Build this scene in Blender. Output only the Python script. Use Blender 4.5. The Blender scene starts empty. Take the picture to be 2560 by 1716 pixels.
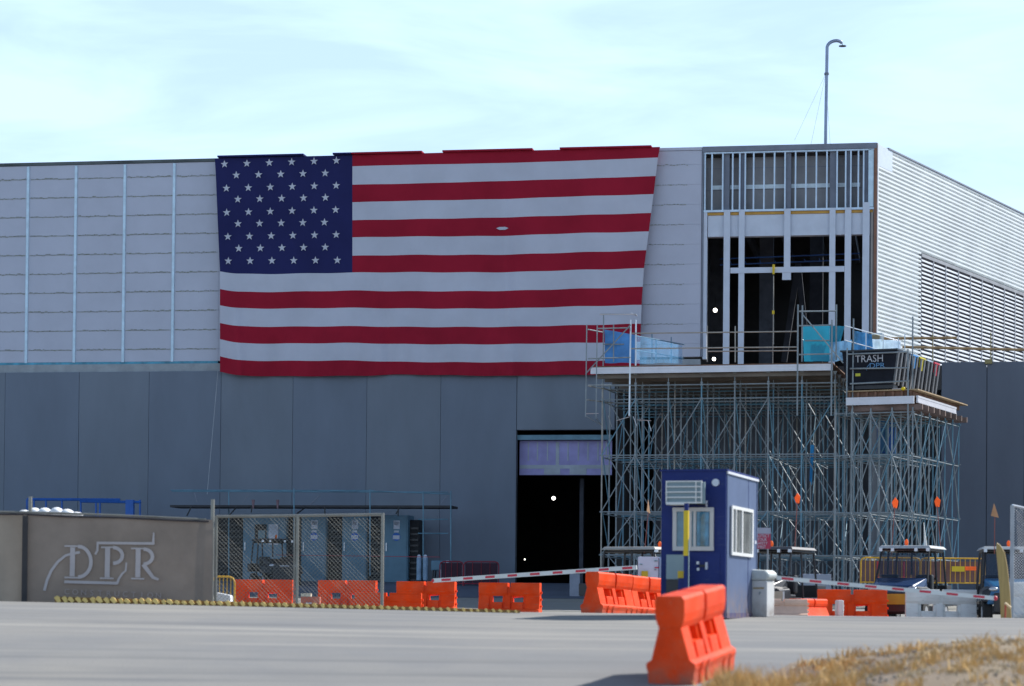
import bpy, bmesh, math, random
from mathutils import Vector, Matrix, noise
random.seed(7)
R = math.radians
scene = bpy.context.scene
col = scene.collection

# ------------------------------------------------------------------ camera
FPX, PPY = 6000.0, 1415.0            # focal length and principal row in photo pixels (2560 wide)
PITCH, ROLL = R(1.0), 0.009
cam_d = bpy.data.cameras.new('camera'); cam = bpy.data.objects.new('camera', cam_d); col.objects.link(cam)
CM = Matrix.Rotation(math.pi/2 + PITCH, 4, 'X') @ Matrix.Rotation(ROLL, 4, 'Z')
cam.matrix_world = CM
cam_d.sensor_width = 36; cam_d.lens = FPX*36/2560; cam_d.shift_y = (PPY-858)/2560
cam_d.clip_start = 0.5; cam_d.clip_end = 3000
cam_d.dof.use_dof = True; cam_d.dof.focus_distance = 100; cam_d.dof.aperture_fstop = 1.5
scene.camera = cam

# ------------------------------------------------------------------ sky, sun, exposure
SUN_AZ, SUN_EL = R(59), R(41)        # azimuth from +Y towards +X
w = bpy.data.worlds.new('World'); scene.world = w; w.use_nodes = True
nt = w.node_tree; nt.nodes.clear()
N = nt.nodes.new; L = nt.links.new
out = N('ShaderNodeOutputWorld'); bg = N('ShaderNodeBackground'); bg.inputs[1].default_value = 0.092
sky = N('ShaderNodeTexSky'); sky.sky_type = 'NISHITA'; sky.sun_disc = False
sky.sun_elevation = SUN_EL; sky.sun_rotation = SUN_AZ; sky.altitude = 1200; sky.air_density = 1.0; sky.dust_density = 0.6; sky.ozone_density = 1.6
tc = N('ShaderNodeTexCoord'); mp = N('ShaderNodeMapping'); mp.inputs['Scale'].default_value = (2.2, 2.2, 11.0); mp.inputs['Rotation'].default_value = (0.06, 0.12, 0.3)
n1 = N('ShaderNodeTexNoise'); n1.inputs['Scale'].default_value = 3.2; n1.inputs['Detail'].default_value = 9; n1.inputs['Roughness'].default_value = 0.55; n1.inputs['Distortion'].default_value = 0.5
cr = N('ShaderNodeValToRGB'); cr.color_ramp.elements[0].position = 0.36; cr.color_ramp.elements[1].position = 0.62
cr.color_ramp.elements[0].color = (0.70, 0.70, 0.70, 1); cr.color_ramp.elements[1].color = (1, 1, 1, 1)
mx = N('ShaderNodeMix'); mx.data_type = 'RGBA'
L(tc.outputs['Generated'], mp.inputs[0]); L(mp.outputs[0], n1.inputs[0]); L(n1.outputs[0], cr.inputs[0])
# thin haze and cloud, thickest towards the horizon, fading to clear blue overhead
sx = N('ShaderNodeSeparateXYZ'); L(tc.outputs['Generated'], sx.inputs[0])
mr = N('ShaderNodeMapRange'); mr.inputs[1].default_value = 0.30; mr.inputs[2].default_value = 0.60; mr.inputs[3].default_value = 1.0; mr.inputs[4].default_value = 0.04; L(sx.outputs[2], mr.inputs[0])
mm = N('ShaderNodeMath'); mm.operation = 'MULTIPLY'; L(cr.outputs[0], mm.inputs[0]); L(mr.outputs[0], mm.inputs[1])
L(mm.outputs[0], mx.inputs[0]); L(sky.outputs[0], mx.inputs[6]); mx.inputs[7].default_value = (6.9, 9.4, 12.6, 1)
L(mx.outputs[2], bg.inputs[0]); L(bg.outputs[0], out.inputs[0])
sd = bpy.data.lights.new('sun', 'SUN'); sd.energy = 5.0; sd.angle = R(0.5); sd.color = (1.0, 0.97, 0.93)
sun = bpy.data.objects.new('sun', sd); col.objects.link(sun)
sdir = Vector((math.sin(SUN_AZ)*math.cos(SUN_EL), math.cos(SUN_AZ)*math.cos(SUN_EL), math.sin(SUN_EL)))
sun.rotation_euler = sdir.to_track_quat('Z', 'Y').to_euler(); sun.location = (60, 60, 80)
vs = scene.view_settings; vs.view_transform = 'Standard'; vs.look = 'None'; vs.exposure = 0.35; vs.gamma = 1; vs.use_curve_mapping = False
scene.render.engine = 'CYCLES'
scene.cycles.max_bounces = 6

# ------------------------------------------------------------------ pixel helpers
def ray(px, py): return (CM.to_3x3() @ Vector(((px-1280)/FPX, -(py-PPY)/FPX, -1))).normalized()
def at(px, py, Y):
    d = ray(px, py); return d*(Y/d.y)
class Fr:
    def __init__(s, o, a):           # a: heading of local x clockwise from world X seen from above
        s.o = Vector(o); s.m = Matrix.Translation(s.o) @ Matrix.Rotation(-a, 4, 'Z'); s.i = s.m.inverted()
    def loc(s, px, py, off=0.0):     # local point where the pixel ray meets local y = off
        o = s.i @ Vector((0, 0, 0)); d = s.i.to_3x3() @ ray(px, py)
        return o + d*((off-o.y)/d.y)
def interp(t, pts):
    if t <= pts[0][0]: return pts[0][1]
    for (a, b), (c, d) in zip(pts, pts[1:]):
        if t <= c:
            u = (t-a)/(c-a); return b+(d-b)*u
    return pts[-1][1]
def sstep(a, b, x):
    t = min(1, max(0, (x-a)/(b-a))); return t*t*(3-2*t)
PROF = [(-60,-2.2),(0,-1.9),(12,-1.55),(22,-1.2),(28.4,-.90),(30.3,-.74),(35,-.47),(41,-.24),(48,-.08),(52,-.11),(57,-.17),(60,-.29),(66,-.42),(75,-.27),(80,-.1),(88,.3),(97,.93),(101,1.05),(400,1.05)]
def gz(x, y):
    z = (interp(y-.8, PROF)+interp(y, PROF)+interp(y+.8, PROF))/3
    if y < 70: z += (-.012*x if x < 0 else -.003*x)*sstep(22, 46, y)*(1-sstep(55, 70, y))
    return z
def berm(x, y):
    b = sstep(1.6+max(0,(y-25))*.28, 6.0, x+.35*noise.noise(Vector((y*.4, 1, 0))))*interp(y, [(13,0),(21,.55),(27.5,1),(29.5,.95),(32.5,0)])*.5
    return b + .05*noise.noise(Vector((x*1.3, y*.8, 3)))*min(1, b*6)

# ------------------------------------------------------------------ materials
MATS = {}
def mat(name, c, rough=.6, metal=0., var=.12, scale=2.0, bump=0., spec=.5, c2=None, trans=0., alpha=1., emit=0., stretch=(1,1,1), coords='Object', detail=5):
    if name in MATS: return MATS[name]
    m = bpy.data.materials.new(name); m.use_nodes = True; t = m.node_tree; p = t.nodes['Principled BSDF']
    p.inputs['Roughness'].default_value = rough; p.inputs['Metallic'].default_value = metal
    p.inputs['Specular IOR Level'].default_value = spec
    if trans: p.inputs['Transmission Weight'].default_value = trans
    if alpha < 1: p.inputs['Alpha'].default_value = alpha
    if emit:
        p.inputs['Emission Color'].default_value = (*c, 1); p.inputs['Emission Strength'].default_value = emit
    c2 = c2 or tuple(v*(1-var*2) for v in c); c1 = tuple(min(1, v*(1+var*.6)) for v in c)
    tcn = t.nodes.new('ShaderNodeTexCoord'); mpn = t.nodes.new('ShaderNodeMapping'); mpn.inputs['Scale'].default_value = stretch
    ns = t.nodes.new('ShaderNodeTexNoise'); ns.inputs['Scale'].default_value = scale; ns.inputs['Detail'].default_value = detail; ns.inputs['Roughness'].default_value = .6
    rp = t.nodes.new('ShaderNodeValToRGB'); rp.color_ramp.elements[0].position = .3; rp.color_ramp.elements[1].position = .7
    rp.color_ramp.elements[0].color = (*c2, 1); rp.color_ramp.elements[1].color = (*c1, 1)
    t.links.new(tcn.outputs[coords], mpn.inputs[0]); t.links.new(mpn.outputs[0], ns.inputs[0]); t.links.new(ns.outputs[0], rp.inputs[0]); t.links.new(rp.outputs[0], p.inputs['Base Color'])
    if bump:
        bp = t.nodes.new('ShaderNodeBump'); bp.inputs['Strength'].default_value = bump; bp.inputs['Distance'].default_value = .02
        n2 = t.nodes.new('ShaderNodeTexNoise'); n2.inputs['Scale'].default_value = scale*8; t.links.new(tcn.outputs[coords], n2.inputs[0])
        t.links.new(n2.outputs[0], bp.inputs['Height']); t.links.new(bp.outputs[0], p.inputs['Normal'])
    MATS[name] = m; return m
cladding = mat('insulated_cladding', (.50,.515,.60), .55, var=.045, scale=.5)
white_trim = mat('white_trim', (.66,.68,.72), .5, var=.06)
strap_m = mat('bright_strap', (.62,.80,.92), .35, var=.1, scale=3)
concrete = mat('grey_precast', (.168,.200,.250), .85, var=.07, scale=.5, stretch=(1,1,.35), bump=.15)
concrete_b = mat('grey_precast_b', (.180,.210,.252), .85, var=.07, scale=.5, stretch=(1,1,.35), bump=.15)
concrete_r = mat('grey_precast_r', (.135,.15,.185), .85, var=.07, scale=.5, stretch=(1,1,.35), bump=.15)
joint_m = mat('joint_grey', (.12,.13,.15), .9)
dark_edge = mat('dark_coping', (.10,.12,.12), .6, var=.3, scale=.6)
teal_m = mat('teal_membrane', (.08,.36,.50), .5, var=.3)
clip_m = mat('clip_beige', (.33,.35,.31), .8, var=.2, scale=9)
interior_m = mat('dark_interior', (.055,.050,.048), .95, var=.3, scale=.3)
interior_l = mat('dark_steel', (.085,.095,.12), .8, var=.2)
recess_m = mat('dark_render', (.13,.135,.15), .95, var=.1)
stud_m = mat('galvanised_stud', (.58,.70,.82), .4, metal=.25, var=.08)
post_m = mat('white_steel_post', (.60,.65,.74), .5, var=.05)
dpost_m = mat('grey_steel_post', (.20,.22,.27), .6, var=.1)
backer = mat('grey_backer', (.30,.30,.31), .8, var=.1, scale=.8)
orange_edge = mat('ochre_edge', (.55,.30,.06), .7)
rust_m = mat('rust_strip', (.28,.14,.09), .8)
corr_m = mat('white_corrugated_metal', (.78,.81,.81), .5, var=.05, scale=.4)
louvre_m = mat('white_louvre', (.72,.74,.76), .45, var=.05)
void_m = mat('louvre_void', (.15,.14,.16), .9)
red_m = mat('flag_red', (.34,.014,.035), .85, spec=.12, var=.09, scale=.6)
whitef = mat('flag_white', (.53,.545,.62), .85, spec=.12, var=.05, scale=.6)
navyf = mat('flag_navy', (.023,.026,.105), .85, spec=.12, var=.08, scale=.6)
purple_m = mat('purple_gypsum', (.36,.34,.62), .8, var=.12, scale=1.2)
mud_m = mat('joint_compound', (.42,.47,.52), .8, var=.1)
tube_m = mat('galvanised_tube', (.27,.31,.33), .5, metal=.12, var=.18, scale=1.5)
tube_b = mat('blue_grey_tube', (.14,.29,.38), .5, metal=.1, var=.2, scale=1.5)
tube_t = mat('tan_tube', (.38,.36,.32), .55, metal=.2, var=.2)
alu_m = mat('white_aluminium_beam', (.66,.66,.70), .42, metal=.15, var=.05)
wood_m = mat('brown_formwork_timber', (.22,.115,.07), .8, var=.25, scale=2.5)
ply_m = mat('plywood', (.42,.30,.17), .8, var=.2, scale=2)
joist_m = mat('weathered_joist', (.17,.145,.12), .85, var=.2, scale=1)
orange_m = mat('orange_plastic', (.92,.066,.004), .5, var=.08, scale=1.6, spec=.14, c2=(.66,.050,.008))
faded_m = mat('faded_peach_plastic', (.72,.48,.36), .6, var=.1)
whitep = mat('white_plastic', (.74,.73,.70), .5, var=.08, scale=1.5)
creamp = mat('cream_paint', (.60,.56,.44), .6, var=.08)
navy_p = mat('navy_paint', (.012,.026,.15), .55, var=.06, spec=.25)
sidewall = mat('booth_side_blue', (.072,.108,.205), .5, var=.05)  # paler, greyer blue than the navy front wall
greyp = mat('grey_cabinet_paint', (.22,.30,.33), .5, var=.06)
frame_w = mat('window_frame_white', (.72,.72,.70), .45, var=.04)
frame_c = mat('window_frame_cream', (.55,.53,.52), .5, var=.04)
glass_m = mat('window_glass', (.10,.22,.30), .08, var=.2, scale=3, spec=.8)
glass_t = mat('teal_glass', (.05,.22,.36), .1, var=.4, scale=4, spec=.8)
glass_g = mat('grey_glass', (.20,.21,.20), .12, var=.2, spec=.8)
yellow_m = mat('yellow_paint', (.72,.50,.01), .5, var=.06)
yellow_r = mat('yellow_barricade', (.66,.36,.02), .5, var=.1)
black_m = mat('black_plastic', (.018,.019,.023), .4, var=.2)
rubber = mat('tyre_rubber', (.03,.03,.03), .85, var=.2)
steel = mat('bright_steel', (.60,.62,.65), .3, metal=.7, var=.1)
utv_blue = mat('utv_dark_blue', (.018,.045,.12), .25, var=.1)
utv_teal = mat('utv_blue', (.02,.13,.28), .3, var=.1)
utv_white = mat('utv_pale_roof', (.42,.44,.45), .5, var=.15)
gate_w = mat('gate_arm_white', (.70,.72,.70), .5, var=.06)
gate_r = mat('gate_arm_red', (.62,.03,.06), .5, var=.06)
flag_o = mat('fluorescent_orange', (1.0,.28,.06), .6, var=.06)
flag_tan = mat('faded_tan_pennant', (.60,.38,.22), .7)
screen_m = mat('grey_brown_windscreen', (.27,.222,.185), .95, var=.12, scale=1.0, bump=.2)
screen_l = mat('pale_windscreen', (.36,.30,.24), .95, var=.1, scale=1.0)
logo_m = mat('logo_grey', (.52,.47,.46), .95, var=.06)
logo_d = mat('logo_dim', (.40,.34,.31), .95, var=.06)
for m_ in (screen_m, screen_l):      # thin cloth lets some of the sun behind it through
    t_ = m_.node_tree; p_ = t_.nodes['Principled BSDF']; tr_ = t_.nodes.new('ShaderNodeBsdfTranslucent'); mx_ = t_.nodes.new('ShaderNodeMixShader'); mx_.inputs[0].default_value = .10
    t_.links.new(p_.inputs['Base Color'].links[0].from_socket, tr_.inputs[0]); t_.links.new(p_.outputs[0], mx_.inputs[1]); t_.links.new(tr_.outputs[0], mx_.inputs[2]); t_.links.new(mx_.outputs[0], t_.nodes['Material Output'].inputs[0])
def translucent(m_, f):
    t_ = m_.node_tree; p_ = t_.nodes['Principled BSDF']; tr_ = t_.nodes.new('ShaderNodeBsdfTranslucent'); mx_ = t_.nodes.new('ShaderNodeMixShader'); mx_.inputs[0].default_value = f
    t_.links.new(p_.inputs['Base Color'].links[0].from_socket, tr_.inputs[0]); t_.links.new(p_.outputs[0], mx_.inputs[1]); t_.links.new(tr_.outputs[0], mx_.inputs[2]); t_.links.new(mx_.outputs[0], t_.nodes['Material Output'].inputs[0])
hem_m = mat('dark_hem', (.05,.045,.05), .9)
fpost = mat('fence_post', (.30,.29,.25), .5, metal=.3, var=.12)
wire_m = mat('chain_link_wire', (.24,.24,.21), .8)
wire_w = mat('bright_chain_link_wire', (.55,.56,.58), .5, metal=.2)
cab_m = mat('switchgear_blue_grey', (.10,.21,.29), .5, var=.08)
cab_d = mat('switchgear_dark', (.02,.022,.026), .8)
label_w = mat('label_white', (.55,.58,.66), .6)
label_b = mat('label_blue', (.03,.14,.50), .6)
label_r = mat('label_red', (.55,.06,.12), .6)
tarp_b = mat('blue_tarp', (.07,.27,.62), .6, var=.2, scale=1.5)
tarp_t = mat('teal_tarp', (.02,.34,.50), .5, var=.08)
tarp_l = mat('pale_blue_netting', (.22,.45,.70), .7, var=.25, scale=2)
net_c = mat('clear_blue_netting', (.10,.36,.66), .7, var=.2, alpha=.42)
hopper_m = mat('black_hopper', (.016,.018,.026), .7, var=.2, spec=.15)
hop_grey = mat('hopper_rail', (.15,.16,.175), .5, var=.25, scale=3)
hop_b = mat('hopper_blue_band', (.05,.25,.55), .5); hop_y = mat('hopper_yellow_band', (.60,.50,.03), .5); hop_r = mat('hopper_red_band', (.55,.03,.06), .5)
sign_red = mat('sign_red', (.42,.03,.08), .6)
sack_m = mat('white_sack', (.82,.83,.84), .7, var=.04)
cap_m = mat('yellow_cap', (.88,.62,.20), .6, var=.12, scale=5); cap_d = mat('ochre_curb', (.30,.17,.05), .8, var=.2)
red_rail = mat('dark_red_rail', (.24,.012,.03), .6)
grey_line = mat('rope_grey', (.40,.42,.45), .8)
crane_m = mat('vent_pipe_metal', (.34,.40,.52), .45, metal=.35, var=.1)
board_m = mat('varnished_board', (.44,.30,.10), .5, var=.15, stretch=(8,8,.4), scale=2)
lamp_m = mat('lit_lamp', (1,.95,.85), .5, emit=6)
blue_st = mat('blue_steel', (.015,.11,.42), .5, var=.15)
wood_rail = mat('timber_rail', (.36,.24,.12), .8, var=.2)

translucent(flag_o, .5); translucent(flag_tan, .4); translucent(tarp_l, .3); translucent(tarp_t, .2)

def wear(m_, dust, scuff, dirt_h):
    # sun-faded patches, thin scuffs and road dust splashed on the foot of the thing (object space)
    t_ = m_.node_tree; p_ = t_.nodes['Principled BSDF']; src = p_.inputs['Base Color'].links[0].from_socket; tc_ = t_.nodes.new('ShaderNodeTexCoord')
    def nz_(sc_, st_, a_, b_, top_):
        mp_ = t_.nodes.new('ShaderNodeMapping'); mp_.inputs['Scale'].default_value = st_; n_ = t_.nodes.new('ShaderNodeTexNoise'); n_.inputs['Scale'].default_value = sc_; n_.inputs['Detail'].default_value = 8
        q_ = t_.nodes.new('ShaderNodeMapRange'); q_.inputs[1].default_value = a_; q_.inputs[2].default_value = b_; q_.inputs[4].default_value = top_
        t_.links.new(tc_.outputs['Object'], mp_.inputs[0]); t_.links.new(mp_.outputs[0], n_.inputs[0]); t_.links.new(n_.outputs[0], q_.inputs[0]); return q_.outputs[0]
    def mix_(f_, c_, s_):
        x_ = t_.nodes.new('ShaderNodeMix'); x_.data_type = 'RGBA'; t_.links.new(f_, x_.inputs[0]); t_.links.new(s_, x_.inputs[6]); x_.inputs[7].default_value = (*c_, 1); return x_.outputs[2]
    o_ = mix_(nz_(2.2, (1, 1, 1), .45, .75, .35), dust, src)
    o_ = mix_(nz_(9, (.5, 3, 3), .60, .70, .55), scuff, o_)
    sp_ = t_.nodes.new('ShaderNodeSeparateXYZ'); t_.links.new(tc_.outputs['Object'], sp_.inputs[0]); mr_ = t_.nodes.new('ShaderNodeMapRange'); mr_.inputs[1].default_value = 0; mr_.inputs[2].default_value = dirt_h; mr_.inputs[3].default_value = .8; mr_.inputs[4].default_value = 0
    t_.links.new(sp_.outputs[2], mr_.inputs[0]); mu_ = t_.nodes.new('ShaderNodeMath'); mu_.operation = 'MULTIPLY'; t_.links.new(mr_.outputs[0], mu_.inputs[0]); t_.links.new(nz_(5, (1, 1, 1), .3, .65, 1.), mu_.inputs[1])
    o_ = mix_(mu_.outputs[0], (.22, .15, .11), o_); t_.links.new(o_, p_.inputs['Base Color'])
wear(orange_m, (.86, .17, .07), (.55, .16, .09), .34); wear(whitep, (.55, .52, .48), (.40, .36, .33), .35); wear(navy_p, (.03, .05, .17), (.05, .07, .16), .5); wear(sidewall, (.10, .14, .25), (.13, .17, .27), .7)
# ground materials
def ground_mat(name, ca, cb, cc, sc, stretch, bump=.3, rough=.9):
    m = bpy.data.materials.new(name); m.use_nodes = True; t = m.node_tree; p = t.nodes['Principled BSDF']; p.inputs['Roughness'].default_value = rough
    p.inputs['Specular IOR Level'].default_value = .35
    g = t.nodes.new('ShaderNodeNewGeometry')
    def nz(scale, st, rot=0, detail=6, rgh=.6):
        mp_ = t.nodes.new('ShaderNodeMapping'); mp_.inputs['Scale'].default_value = st; mp_.inputs['Rotation'].default_value = (0, 0, rot)
        n_ = t.nodes.new('ShaderNodeTexNoise'); n_.inputs['Scale'].default_value = scale; n_.inputs['Detail'].default_value = detail; n_.inputs['Roughness'].default_value = rgh
        t.links.new(g.outputs['Position'], mp_.inputs[0]); t.links.new(mp_.outputs[0], n_.inputs[0]); return n_
    def ramp(n_, a, b, c0=(0,0,0), c1=(1,1,1)):
        r_ = t.nodes.new('ShaderNodeValToRGB'); r_.color_ramp.elements[0].position = a; r_.color_ramp.elements[1].position = b
        r_.color_ramp.elements[0].color = (*c0, 1); r_.color_ramp.elements[1].color = (*c1, 1); t.links.new(n_.outputs[0], r_.inputs[0]); return r_
    def mix(f, a, b):
        x = t.nodes.new('ShaderNodeMix'); x.data_type = 'RGBA'; t.links.new(f.outputs[0], x.inputs[0])
        t.links.new(a, x.inputs[6]) if not isinstance(a, tuple) else setattr(x.inputs[6], 'default_value', (*a, 1))
        t.links.new(b, x.inputs[7]) if not isinstance(b, tuple) else setattr(x.inputs[7], 'default_value', (*b, 1)); return x.outputs[2]
    a = mix(ramp(nz(sc, stretch, .5), .35, .65), ca, cb)
    b = mix(ramp(nz(sc*.35, (1, .5, 1), -.4), .42, .62), a, cc)
    b = mix(ramp(nz(.9, (.10, 1.5, 1), -1.02, 7, .62), .52, .66, (0,0,0), (.8,.8,.8)), b, tuple(v*.76 for v in ca))
    b = mix(ramp(nz(.7, (.08, 1.1, 1), -.72, 7, .62), .55, .68, (0,0,0), (.8,.8,.8)), b, tuple(v*1.22 for v in cc))
    c = mix(ramp(nz(sc*2.2, (.35, 2.2, 1), .35, 8, .7), .50, .72, (0,0,0), (.55,.55,.55)), b, tuple(v*.72 for v in cb))
    d = mix(ramp(nz(40, (1,1,1)), .35, .7, (0,0,0), (.35,.35,.35)), c, tuple(v*.6 for v in ca))
    t.links.new(d, p.inputs['Base Color'])
    bp = t.nodes.new('ShaderNodeBump'); bp.inputs['Strength'].default_value = bump; bp.inputs['Distance'].default_value = .02
    t.links.new(nz(14, (1,1,1)).outputs[0], bp.inputs['Height']); t.links.new(bp.outputs[0], p.inputs['Normal'])
    return m
asphalt = ground_mat('worn_pale_asphalt', (.205,.206,.208), (.25,.245,.232), (.305,.288,.255), .35, (.6, 1.4, 1))
yard_m = ground_mat('dusty_concrete_yard', (.30,.29,.25), (.35,.335,.29), (.26,.26,.25), .3, (1, 1, 1))
dirt_m = ground_mat('dry_dirt', (.19,.145,.11), (.24,.19,.14), (.32,.25,.17), .9, (1, .6, 1), .8)
grass_m = mat('dry_golden_grass', (.66,.43,.16), .9, var=.3, scale=1.2, c2=(.45,.29,.12), coords='Object')
grass_p = mat('pale_straw', (.66,.52,.33), .9, var=.2, scale=1.2)

# ------------------------------------------------------------------ builders
class B:
    def __init__(s): s.v = []; s.f = []; s.mi = []; s.cur = 0
    def add(s, vs_, fs):
        n = len(s.v); s.v += [tuple(v) for v in vs_]; s.f += [tuple(i+n for i in f) for f in fs]; s.mi += [s.cur]*len(fs); return s
    def box(s, x0, x1, y0, y1, z0, z1):
        vs_ = [(x, y, z) for z in (z0, z1) for y in (y0, y1) for x in (x0, x1)]
        return s.add(vs_, [(0,2,3,1),(4,5,7,6),(0,1,5,4),(2,6,7,3),(0,4,6,2),(1,3,7,5)])
    def hexa(s, b4, t4):             # four bottom points ccw seen from above, four top points
        return s.add(list(b4)+list(t4), [(3,2,1,0),(4,5,6,7),(0,1,5,4),(1,2,6,5),(2,3,7,6),(3,0,4,7)])
    def tube(s, a, b, r, n=6, r2=None, caps=True):
        a = Vector(a); b = Vector(b); d = (b-a)
        if d.length < 1e-6: return s
        d.normalize(); u = d.orthogonal().normalized(); w_ = d.cross(u); r2 = r if r2 is None else r2
        vs_ = []
        for p, q in ((a, r), (b, r2)):
            for k in range(n):
                t_ = 2*math.pi*k/n; vs_.append(p+u*q*math.cos(t_)+w_*q*math.sin(t_))
        fs = [(k, (k+1) % n, n+(k+1) % n, n+k) for k in range(n)]
        if caps: fs += [tuple(range(n-1, -1, -1)), tuple(range(n, 2*n))]
        return s.add(vs_, fs)
    def path(s, pts, r, n=8):
        pts = [Vector(p) for p in pts]; rings = []; u = None
        for i, p in enumerate(pts):
            d = (pts[min(i+1, len(pts)-1)]-pts[max(i-1, 0)]).normalized()
            u = d.orthogonal().normalized() if u is None else (u-d*u.dot(d)).normalized(); w_ = d.cross(u)
            rings.append([p+u*r*math.cos(2*math.pi*k/n)+w_*r*math.sin(2*math.pi*k/n) for k in range(n)])
        vs_ = [v for q in rings for v in q]; fs = []
        for i in range(len(pts)-1):
            fs += [(i*n+k, i*n+(k+1) % n, (i+1)*n+(k+1) % n, (i+1)*n+k) for k in range(n)]
        fs += [tuple(range(n-1, -1, -1)), tuple(range((len(pts)-1)*n, len(pts)*n))]
        return s.add(vs_, fs)
    def prism(s, prof, a, b, axis='x'):   # prof: 2-D points; for axis x they are (y,z); y: (x,z); z: (x,y)
        f = {'x': lambda p, t: (t, p[0], p[1]), 'y': lambda p, t: (p[0], t, p[1]), 'z': lambda p, t: (p[0], p[1], t)}[axis]
        n = len(prof); vs_ = [f(p, a) for p in prof]+[f(p, b) for p in prof]
        return s.add(vs_, [(k, (k+1) % n, n+(k+1) % n, n+k) for k in range(n)]+[tuple(range(n-1, -1, -1)), tuple(range(n, 2*n))])
    def ball(s, c, rx, ry, rz, n=10, m=6, jit=0):
        vs_ = []; c = Vector(c)
        for i in range(m+1):
            p = math.pi*i/m
            for k in range(n):
                t_ = 2*math.pi*k/n; j = 1+random.uniform(-jit, jit)
                vs_.append((c.x+rx*j*math.sin(p)*math.cos(t_), c.y+ry*j*math.sin(p)*math.sin(t_), c.z+rz*math.cos(p)))
        fs = [(i*n+k, (i+1)*n+k, (i+1)*n+(k+1) % n, i*n+(k+1) % n) for i in range(m) for k in range(n)]
        return s.add(vs_, fs)
    def mesh(s, name, m, smooth=False, bevel=0):
        me = bpy.data.meshes.new(name); me.from_pydata(s.v, [], s.f)
        for q in (m if isinstance(m, (list, tuple)) else [m]): me.materials.append(q)
        me.polygons.foreach_set('material_index', s.mi)
        bm = bmesh.new(); bm.from_mesh(me); bmesh.ops.remove_doubles(bm, verts=bm.verts, dist=1e-5)
        bmesh.ops.recalc_face_normals(bm, faces=bm.faces); bm.to_mesh(me); bm.free()
        if smooth: me.polygons.foreach_set('use_smooth', [True]*len(me.polygons))
        me.update(); return me
    def obj(s, name, m, parent=None, smooth=False, bevel=0, **kw):
        return link(s.mesh(name, m, smooth), name, parent, bevel, **kw)
def link(me, name, parent=None, bevel=0, M=None, **kw):
    o = bpy.data.objects.new(name, me); col.objects.link(o)
    if parent: o.parent = parent
    if M is not None: o.matrix_local = M
    if bevel:
        md = o.modifiers.new('bevel', 'BEVEL'); md.width = bevel; md.segments = 2; md.limit_method = 'ANGLE'; md.angle_limit = R(35)
    for k, v in kw.items(): o[k] = v
    return o
def tag(o, label, cat, group=None):
    o['label'] = label; o['category'] = cat
    if group: o['group'] = group
    return o
def thing(name, label, cat, M, group=None):
    o = bpy.data.objects.new(name, None); o.empty_display_size = .3; col.objects.link(o)
    o.matrix_world = M.m if isinstance(M, Fr) else M
    return tag(o, label, cat, group)
def struct(o): o['kind'] = 'structure'; return o
def place(x, y, a=0., dz=0.): return Matrix.Translation((x, y, gz(x, y)+dz)) @ Matrix.Rotation(a, 4, 'Z')
def pplace(px, Y, a=0., dz=0.):
    p = at(px, 1500, Y); return place(p.x, Y, a, dz)
def text_mesh(body, size, m, sx=1.0, depth=.004):
    c = bpy.data.curves.new('txt', 'FONT'); c.body = body; c.size = size; c.align_x = 'CENTER'; c.align_y = 'CENTER'; c.extrude = depth; c.resolution_u = 3
    o = bpy.data.objects.new('txt', c); col.objects.link(o); bpy.context.view_layer.update()
    me = bpy.data.meshes.new_from_object(o.evaluated_get(bpy.context.evaluated_depsgraph_get()))
    bpy.data.objects.remove(o); bpy.data.curves.remove(c); me.materials.clear(); me.materials.append(m)
    me.transform(Matrix.Diagonal((sx, 1, 1, 1)) @ Matrix.Identity(4)); return me
UP = Matrix.Rotation(math.pi/2, 4, 'X')     # text facing local -y

# ------------------------------------------------------------------ terrain
def sheet(name, xs, ys, zf, m, keep=None):
    vs_ = [(x, y, zf(x, y)) for y in ys for x in xs]; nx = len(xs); fs = []
    for j in range(len(ys)-1):
        for i in range(nx-1):
            if keep is None or keep((xs[i]+xs[i+1])/2, (ys[j]+ys[j+1])/2): fs.append((j*nx+i, j*nx+i+1, (j+1)*nx+i+1, (j+1)*nx+i))
    b = B(); b.add(vs_, fs); me = bpy.data.meshes.new(name); me.from_pydata(b.v, [], b.f); me.materials.append(m)
    me.polygons.foreach_set('use_smooth', [True]*len(fs)); o = bpy.data.objects.new(name, me); col.objects.link(o); return struct(o)
def fr(a, b, st):
    n = int(round((b-a)/st)); return [a+(b-a)*i/n for i in range(n+1)]
xs = [-1500,-600,-200,-90]+fr(-50, 60, 2.0)+[100,220,600,1500]
ys = [-400,-120]+fr(-40, 16, 4)+fr(17, 62, .5)+fr(63, 110, 1)+[150,260,500,1000,2200]
sheet('ground', xs, ys, gz, asphalt)
sheet('concrete_yard', fr(-50, 60, 1.5), fr(60.5, 112, .8), lambda x, y: gz(x, y)+.006, yard_m)
sheet('yard_shade_sheet', fr(-50, 60, 1.5), fr(88.6, 112, .8), lambda x, y: gz(x, y)+.012, mat('shaded_yard_tone', (.10,.125,.17), .85, var=.12, scale=.5))  # building's shade on the yard, put into a darker blue-grey sheet
sheet('dirt_verge', fr(.8, 24, .22), fr(9, 32.6, .25), lambda x, y: gz(x, y)+max(-.02, berm(x, y)-.012), dirt_m)

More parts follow.
